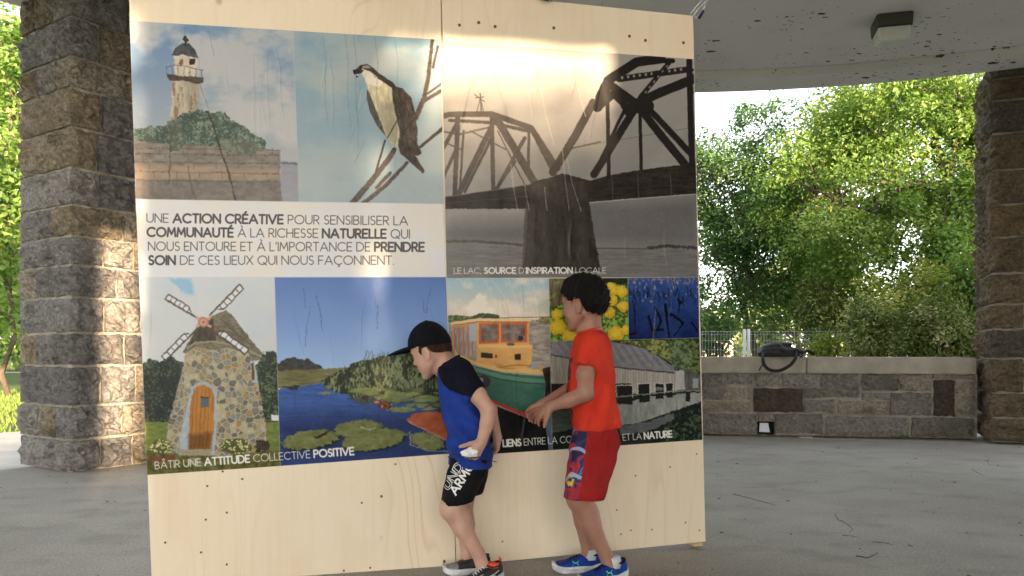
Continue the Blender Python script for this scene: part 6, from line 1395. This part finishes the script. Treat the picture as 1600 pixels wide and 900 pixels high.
# far shore: wooded bank and low pale buildings seen through the leaves
def bank(name, pts, mat_, label=None): return tag(mesh(name, pts, [(i, i+1, len(pts)//2+i+1, len(pts)//2+i) for i in range(len(pts)//2-1)], mat_), kind='structure')
hx = np.linspace(-60, 420, 40); bank('far_hill', [(x, 300, -1.2) for x in hx]+[(x, 380, 14+6*math.sin(x*.03)+2*math.sin(x*.11)) for x in hx], simple('far_wooded_hill', (70, 88, 60), 1, (100, 116, 78), .08))
rs = np.random.RandomState(8); C2 = [(rs.uniform(14, 95), rs.uniform(95, 125), rs.uniform(-.5, 5)) for _ in range(420)]; i = np.repeat(np.arange(420), 34); n = len(i)
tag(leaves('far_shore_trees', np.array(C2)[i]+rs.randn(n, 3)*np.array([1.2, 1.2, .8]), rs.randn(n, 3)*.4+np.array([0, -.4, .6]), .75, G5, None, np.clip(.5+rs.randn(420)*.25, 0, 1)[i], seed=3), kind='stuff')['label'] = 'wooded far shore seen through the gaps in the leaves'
def house(px, Y, w, d, h, wall_c, roof_c, label):
    x = x_(px, Y); z0 = -1.0; root = E('lakeside_building', (x, Y, z0), label, 'building'); wm = simple('wall_'+label[:6], wall_c, .8)
    mesh('wall', *boxmesh((x-w/2, Y, z0), (x+w/2, Y+d, z0+h)), wm, root); rm = simple('roof_'+label[:6], roof_c, .8)
    v = [(x-w/2-.3, Y-.3, z0+h+.01), (x+w/2+.3, Y-.3, z0+h+.01), (x+w/2+.3, Y+d+.3, z0+h+.01), (x-w/2-.3, Y+d+.3, z0+h+.01), (x-w/2-.3, Y+d/2, z0+h+1.3), (x+w/2+.3, Y+d/2, z0+h+1.3)]
    ob = mesh('roof', v, [(0, 1, 5, 4), (3, 4, 5, 2), (0, 4, 3), (1, 2, 5), (0, 3, 2, 1)], rm, root); fixnormals(ob)
    wn_ = simple('window_glass', (50, 60, 70), .2)
    for k in range(int(w//2)): mesh('window', *boxmesh((x-w/2+.6+k*2, Y-.05, z0+h*.35), (x-w/2+1.5+k*2, Y-.003, z0+h*.75)), wn_, root)
house(1113, 92, 5, 5, 3.0, (226, 206, 176), (206, 170, 140), 'cream lakeside building seen through the wire fence'); house(1270, 88, 6, 5, 2.6, (224, 228, 234), (140, 150, 160), 'white lakeside building seen above the backpack')
# left side: trees, hedge, lawn blades
tree(x_(16, 15), 15, 7, 4.6, (2.4, 1.8, 3.8), 230, 60, .14, G1, 'slender tree with golden leaves left of the grey pillar', 31, tr=.06, cl=.55, gap=.2)
tree(x_(-40, 22), 22, 8, 6.0, (3.4, 2.6, 5.6), 260, 60, .2, G1, 'broad sunlit tree further left behind the slender tree', 33, tr=.2, cl=.8, gap=.25)
tree(x_(60, 33), 33, 9, 3.9, (4.4, 3.0, 3.9), 180, 60, .27, G1, 'distant round tree beyond the garden path', 35, tr=.2, cl=1.0, gap=.2)
for k, px in enumerate((-230, -60)): tree(x_(px, 42), 42, 9, 4.6, (6.0, 4.0, 5.0), 150, 60, .4, G1, ('far tree at the left edge of the lawn', 'far tree behind the hedge left of the grey pillar')[k], 37+k, tr=.25, cl=1.5, gap=.1)
root = E('hedge', (x_(10, 34), 34, 0), 'clipped dark green hedge along the far edge of the lawn', 'hedge'); rs = np.random.RandomState(3); n = 16000
P = np.stack([rs.uniform(-34, -14, n), 34+rs.uniform(-.5, .5, n), rs.rand(n)**.7*1.25], 1); side = rs.rand(n) < .6; P[side, 1] = 33.4+rs.rand(side.sum())*.1; P[:, 2] += .05*np.sin(P[:, 0]*2.1)
tag(leaves('foliage', P, np.tile([0, -.6, .5], (n, 1)), .16, G2, root, np.full(n, .5), seed=4), kind='stuff'); mesh('solid_core', *boxmesh((-34, 33.55, 0), (-14, 34.4, 1.1)), M_BARK, root)
n = 26000; P = np.stack([rs.uniform(-11, -3.6, n), rs.uniform(8.0, 22, n)], 1); P = P[(np.hypot(P[:, 0]-CX, P[:, 1]-CY) > 11.05)]; n = len(P); hgt = .035+.05*rs.rand(n); an = rs.rand(n)*6.28; w = .006
V = np.stack([np.stack([P[:, 0]-w*np.cos(an), P[:, 1]-w*np.sin(an), np.full(n, -.03)], 1), np.stack([P[:, 0]+w*np.cos(an), P[:, 1]+w*np.sin(an), np.full(n, -.03)], 1), np.stack([P[:, 0]+rs.randn(n)*.02, P[:, 1]+rs.randn(n)*.02, -.03+hgt], 1)], 1).reshape(-1, 3)
tag(npmesh('grass', V, np.arange(n*3).reshape(-1, 3), simple('grass_blade', (92, 118, 46), .8, (130, 146, 62), 2), None, smooth=False), kind='stuff')
for k, (px, Y_, lb) in enumerate(((330, 24, 'round tree beyond the lawn, left of the two behind the board'), (640, 27, 'taller tree beyond the lawn directly behind the board'), (900, 21, 'tree by the lake right behind the board\'s edge'), (1640, 17, 'leafy tree hidden behind the brown pillar'))):
    tree(x_(px, Y_), Y_, 7, 4.2, (2.9, 2.2, 3.0), 120, 60, .2, (G1, G2, G2, G1)[k], lb, 61+k, tr=.15, cl=.8, gap=.15)
# unseen blockers behind the viewer: leafy shapes added to trim the low sun
def sp(s, L):
    """point at sideways position s and distance L from the board, on the side the sun comes from"""
    return PERP*s+ALONG*L
def screen(name, segs, label, cat, mat, seed, thick=.5, lsz=.16, dens=260):
    """an unseen sun blocker given as (s0, s1, L, z0, z1): solid core wrapped in leaves"""
    p0 = sp((segs[0][0]+segs[0][1])/2, segs[0][2]); root = E(name, (p0[0], p0[1], 0), label, cat); rs = np.random.RandomState(seed); Ps = []
    for s0, s1, L, z0, z1, *fr_ in segs:
        w = s1-s0; n = int(dens*w*(z1-z0)); s = rs.uniform(s0-.03, s1+.03, n); z = rs.uniform(z0, z1+.3, n); l = L+rs.uniform(-thick/2, thick/2, n)
        Ps.append(np.stack([PERP[0]*s+ALONG[0]*l, PERP[1]*s+ALONG[1]*l, z], 1))
        if fr_:      # sparser leaves above the dense part, softening the sun patch's lower edge
            n = int(dens*1.0*w*fr_[0]); s = rs.uniform(s0, s1, n); z = z1+fr_[0]*rs.rand(n)**1.25; l = L+rs.uniform(-thick/2, thick/2, n); Ps.append(np.stack([PERP[0]*s+ALONG[0]*l, PERP[1]*s+ALONG[1]*l, z], 1))
        m_ = .04
        v = [(*sp(s, l), z) for z in (z0 if z0 < .1 else z0+m_, z1-m_) for s, l in ((s0+m_, L-thick*.3), (s1-m_, L-thick*.3), (s1-m_, L+thick*.3), (s0+m_, L+thick*.3))]
        ob = mesh('solid_core', v, [(0, 1, 2, 3), (4, 5, 6, 7), (0, 1, 5, 4), (1, 2, 6, 5), (2, 3, 7, 6), (3, 0, 4, 7)], M_BARK, root); fixnormals(ob)
    P = np.concatenate(Ps); tag(leaves('foliage', P, np.tile([0, 0, .5], (len(P), 1)), lsz, mat, root, np.full(len(P), .5), seed=seed), kind='stuff')
LH = 12.8; te = math.tan(SUN_EL)
# unseen screens added behind the viewer, their edges set by the sun patches
screen('sun_blocker_hedge', [(-7, 1.8, LH, 0, te*(LH+6.2)-.05)], 'unseen hedge added behind the viewer to keep the low sun off the floor', 'hedge', G2, 51)
screen('sun_blocker_shrub', [(-.12, .82, LH+1, 0, 4.8), (.76, 1.0, LH+1.1, 0, 4.0, 1.0)], 'unseen tall shrub row added to shade the left part of the board', 'shrub', G2, 52, dens=330, lsz=.13)
screen('sun_blocker_conifer', [(.84, 2.15, 30, 0, 5.58, .4)], 'unseen bushy conifer added far behind the viewer to fade the sun patch downwards', 'tree', G2, 54, dens=420, lsz=.13, thick=1.0)
screen('sun_blocker_tree_row', [(1.86, 26, LH+3, 0, 6.6)], 'unseen tree row added behind the viewer to block sun and sky on the right', 'tree', G2, 53, thick=1.2, lsz=.34, dens=45)
# ---------------------------------------------------------------- small things
blk = simple('black_nylon', (16, 16, 18), .55, (26, 26, 30), 20, .3, 300); bl2 = simple('black_webbing', (12, 12, 13), .7)
# backpack slumped on the coping
YB2 = 7.86; bo = P3(1228, 557, YB2); root = E('backpack', (bo[0], bo[1]+.05, .807), 'black backpack lying on the low wall with its strap hanging down', 'backpack')
S = Field(P3(1180, 562, YB2)-np.array([0, .25, .02]), P3(1285, 528, YB2)+np.array([0, .3, .05]), .006); qb = lambda px, py, dy=0: P3(px, py, YB2+dy)
S.ell(qb(1213, 547, .02), (.15, .13, .062), None, .03); S.ell(qb(1207, 543, .02), (.10, .11, .055), None, .03); S.ell(qb(1238, 549, .0), (.10, .10, .045), None, .03); S.ell(qb(1195, 550, .0), (.06, .1, .06), None, .03); S.ell(qb(1222, 538, .03), (.10, .08, .028), None, .02)
S.cone(qb(1190, 553, -.05), qb(1245, 553, -.08), .04, .03, .02)
x, y, z = S.grid(); S.F += (.006*np.sin(x*26+2*np.sin(z*30))*np.sin(z*50+x*16+y*14)+.0015*np.sin(x*90+z*60)).astype(np.float32); S.plane((0, 0, .809), (0, 0, -1))
V, F = S.mesh(1); bag = npmesh('bag_body', V, F, blk, root)
def strap(pts, w, th=.004, name='strap', mat_=bl2, par=root, up=(0, -1, 0)):
    pts = [np.array(p) for p in pts]; fine = []
    for i in range(len(pts)-1):
        p0, p1, p2, p3 = pts[max(i-1, 0)], pts[i], pts[i+1], pts[min(i+2, len(pts)-1)]
        for t in np.linspace(0, 1, 6, endpoint=False): fine.append(.5*((2*p1)+(-p0+p2)*t+(2*p0-5*p1+4*p2-p3)*t*t+(-p0+3*p1-3*p2+p3)*t**3))
    fine.append(pts[-1]); v = []; f = []
    for i, p in enumerate(fine):
        t = fine[min(i+1, len(fine)-1)]-fine[max(i-1, 0)]; t /= np.linalg.norm(t)+1e-9; n = np.array(up, float); n -= t*(n@t); n /= np.linalg.norm(n)+1e-9; s = np.cross(t, n)
        for a, b in ((-1, -1), (1, -1), (1, 1), (-1, 1)): v.append(p+s*w/2*a+n*th/2*b)
    for i in range(len(fine)-1):
        for j in range(4): k = (j+1) % 4; f.append((i*4+j, i*4+k, i*4+4+k, i*4+4+j))
    f += [(0, 1, 2, 3), tuple(range(len(v)-4, len(v)))]
    return mesh(name, v, f, mat_, par, True)
strap([qb(1246, 549, -.12), qb(1243, 560, -.245), qb(1234, 571, -.262), qb(1218, 579, -.262), qb(1203, 578, -.262), qb(1194, 570, -.262), qb(1192, 560, -.25), qb(1193, 551, -.10)], .032, .008)
strap([qb(1195, 569, -.268), qb(1190, 572, -.268), qb(1186, 579, -.268)], .012, .003, 'strap_tail'); strap([qb(1243, 547, -.1), qb(1254, 551, -.16), qb(1262, 549, -.12), qb(1273, 554, -.14)], .03, .012); strap([qb(1248, 553, -.2), qb(1251, 558, -.23), qb(1256, 552, -.2)], .014, .004, 'buckle')
strap([qb(1204, 534, .0), qb(1214, 530.5, -.01), qb(1226, 532, .0)], .014, .005, 'handle', up=(0, 0, 1)); mesh('zip', *tube([qb(1192, 546, -.1), qb(1206, 543.5, -.118), qb(1224, 544, -.118), qb(1240, 546.5, -.1)], .0035, 5), simple('dark_zip', (60, 60, 64), .4), root, True)
# litter and specks on the floor
tag(mesh('paper_slip', [wo+wd*u+wn*d+dz*z for u, d, z in [(wpt(1185.5, 674)[0], .028, .035), (wpt(1202, 674)[0], .034, .032), (wpt(1200, 661)[0], .012, .125), (wpt(1187, 661)[0], .008, .125), (wpt(1185.5, 674)[0], .026, .035), (wpt(1202, 674)[0], .032, .032), (wpt(1200, 661)[0], .010, .125), (wpt(1187, 661)[0], .006, .125)]], [(0, 1, 2, 3), (7, 6, 5, 4), (0, 4, 5, 1), (1, 5, 6, 2), (2, 6, 7, 3), (3, 7, 4, 0)], simple('white_slip', (214, 216, 232), .7)), 'white paper slip leaning in the dark hole at the foot of the wall', 'paper')
def on_floor(px, py): Y = .893*1200/(py-545); return np.array([(px-800)/1200*Y, Y, 0])
a_, b_3 = on_floor(1249, 684.0), on_floor(1269, 684.5); tag(mesh('white_stick', *tube([a_+dz*.006, b_3+dz*.006], .006, 6), simple('pale_stick', (200, 196, 186), .7)), 'pale flat stick lying at the foot of the wall', 'stick')
M_TW = simple('dry_twig', (52, 42, 32), .9)
def twig(pts, label, r=.0014, cat='twig'):
    p = [on_floor(x, y)+dz*(r+.002) for x, y in pts]; tag(mesh('twig', *tube(p, list(np.linspace(r, r*.5, len(p))), 5), M_TW), label, cat)
Zf = lambda *p: [(900+p[i]/2.2857, 650+p[i+1]/2.2857) for i in range(0, len(p), 2)]
twig(Zf(925, 352, 935, 372, 968, 388, 990, 408, 975, 418), 'bent dark twig on the open floor right of the board'); twig(Zf(950, 428, 975, 430, 1010, 436), 'short dark twig just below the bent one'); twig(Zf(1060, 452, 1100, 455, 1132, 462), 'thin straight twig right of the bent one')
twig(Zf(1000, 503, 1022, 506, 1040, 511, 1068, 497, 1078, 489), 'curled dry twig nearest the camera on the right', .0022); twig(Zf(1415, 192, 1435, 204, 1455, 214), 'small twig on the floor before the brown pillar'); twig(Zf(1475, 150, 1470, 166, 1480, 182), 'tiny twig nearest the brown pillar'); twig(Zf(560, 280, 620, 295, 715, 322), 'long thin twig right of the board foot', .0015)
rs = np.random.RandomState(77); parts = []
for k in range(420):
    x = rs.uniform(-4, 6); y = rs.uniform(2.9, 7.6)
    if abs(x) < .35 and y < 3.4: continue
    s = .003+.006*rs.rand()**2; an = rs.rand()*6; c, s_ = math.cos(an)*s, math.sin(an)*s; st_ = 1+2*rs.rand()
    parts.append(([(x-c*st_, y-s_*st_, .0012), (x+s_, y-c, .0018), (x+c*st_, y+s_*st_, .0012), (x-s_*.6, y+c*.6, .0025+s*.4)], [(0, 1, 3), (1, 2, 3), (0, 1, 2), (0, 3, 2)]))
o = tag(mesh('floor_grit', *joinm(parts), simple('leaf_litter', (64, 52, 40), .9, (120, 108, 90), 3)), kind='stuff')
wd_ = leaf_mat('weed_leaf', [(50, 90, 40), (90, 130, 60)], .2)
for px, py, lb in ((1412, 686, 'small green weed at the foot of the wall near the pillar'), (1394, 682, 'tiny weed in the joint left of the larger weed')):
    c = on_floor(px, py)+np.array([0, 0, 0]); root = E('weed', tuple(c), lb, 'weed'); n = 40; P = c+rs.randn(n, 3)*np.array([.035, .012, .01])+np.array([0, 0, .022]); P[:, 2] = np.clip(P[:, 2], .006, .06)
    tag(leaves('foliage', P, np.tile([0, -.3, .6], (n, 1)), .025, wd_, root, np.full(n, .5), seed=5), kind='stuff')
# grass and dirt along the foot of the wall
parts = []
for k in range(160):
    u = rs.uniform(.05, 2.6); c = wo+wd*u+wn*(.012+rs.rand()*.05); s = .004+.008*rs.rand(); parts.append(([c+np.array([-s, 0, .0]), c+np.array([s, -s, 0]), c+np.array([0, s, 0]), c+np.array([0, 0, s])], [(0, 1, 3), (1, 2, 3), (2, 0, 3)]))
tag(mesh('mortar_crumbs', *joinm(parts), simple('crumb', (150, 140, 120), .9, (90, 80, 66), 30)), kind='stuff')
# bunched cord with a tag at the board's top right corner, leaf at its top
root = E('plastic_tie', tuple(bpt(1092, 12, -.03)), 'white plastic ties with a dark blue tag hanging by the board\'s top right corner', 'tie'); wp = simple('white_plastic', (206, 208, 212), .4)
for a in [[(1112, -6), (1099, 6), (1090, 16), (1084, 25)], [(1108, -8), (1103, 8), (1097, 20), (1089, 27), (1087, 20)], [(1103, -6), (1092, 6), (1081, 20)]]:
    mesh('tie_strand', *tube([bpt(x, y, -.015) for x, y in a], .0032, 6), wp, root, True)
v = [bpt(x, y, -.005) for x, y in [(1091, 26), (1099, 14), (1102, 17), (1095, 29)]]+[bpt(x, y, -.009) for x, y in [(1091, 26), (1099, 14), (1102, 17), (1095, 29)]]
mesh('tag', v, [(0, 1, 2, 3), (7, 6, 5, 4), (0, 4, 5, 1), (1, 5, 6, 2), (2, 6, 7, 3), (3, 7, 4, 0)], simple('navy_tag', (30, 36, 84), .4), root)
root = E('leaf_sprig', tuple(bpt(848, -2, .02)), 'green leaf sprig peeking over the top edge of the board', 'leaf'); P = np.array([bpt(x, y, .02) for x, y in [(842, -1), (848, 0), (856, -2), (852, -5), (838, -5), (846, -6)]])
for i, p in enumerate(P):
    a_ = np.array([.7-.3*i, -.2, -.5+.1*i]); a_ /= np.linalg.norm(a_); s_ = np.cross(a_, [0, 1, .1]); s_ /= np.linalg.norm(s_)
    mesh('leaf', [p, p+a_*.012+s_*.009, p+a_*.034, p+a_*.012-s_*.009+np.array([0, -.003, 0])], [(0, 1, 2), (0, 2, 3)], wd_, root)
mesh('stem', *tube([bpt(838, -8, .02), bpt(850, -5, .02), bpt(862, -12, .015)], .002, 5), M_BARK, root)
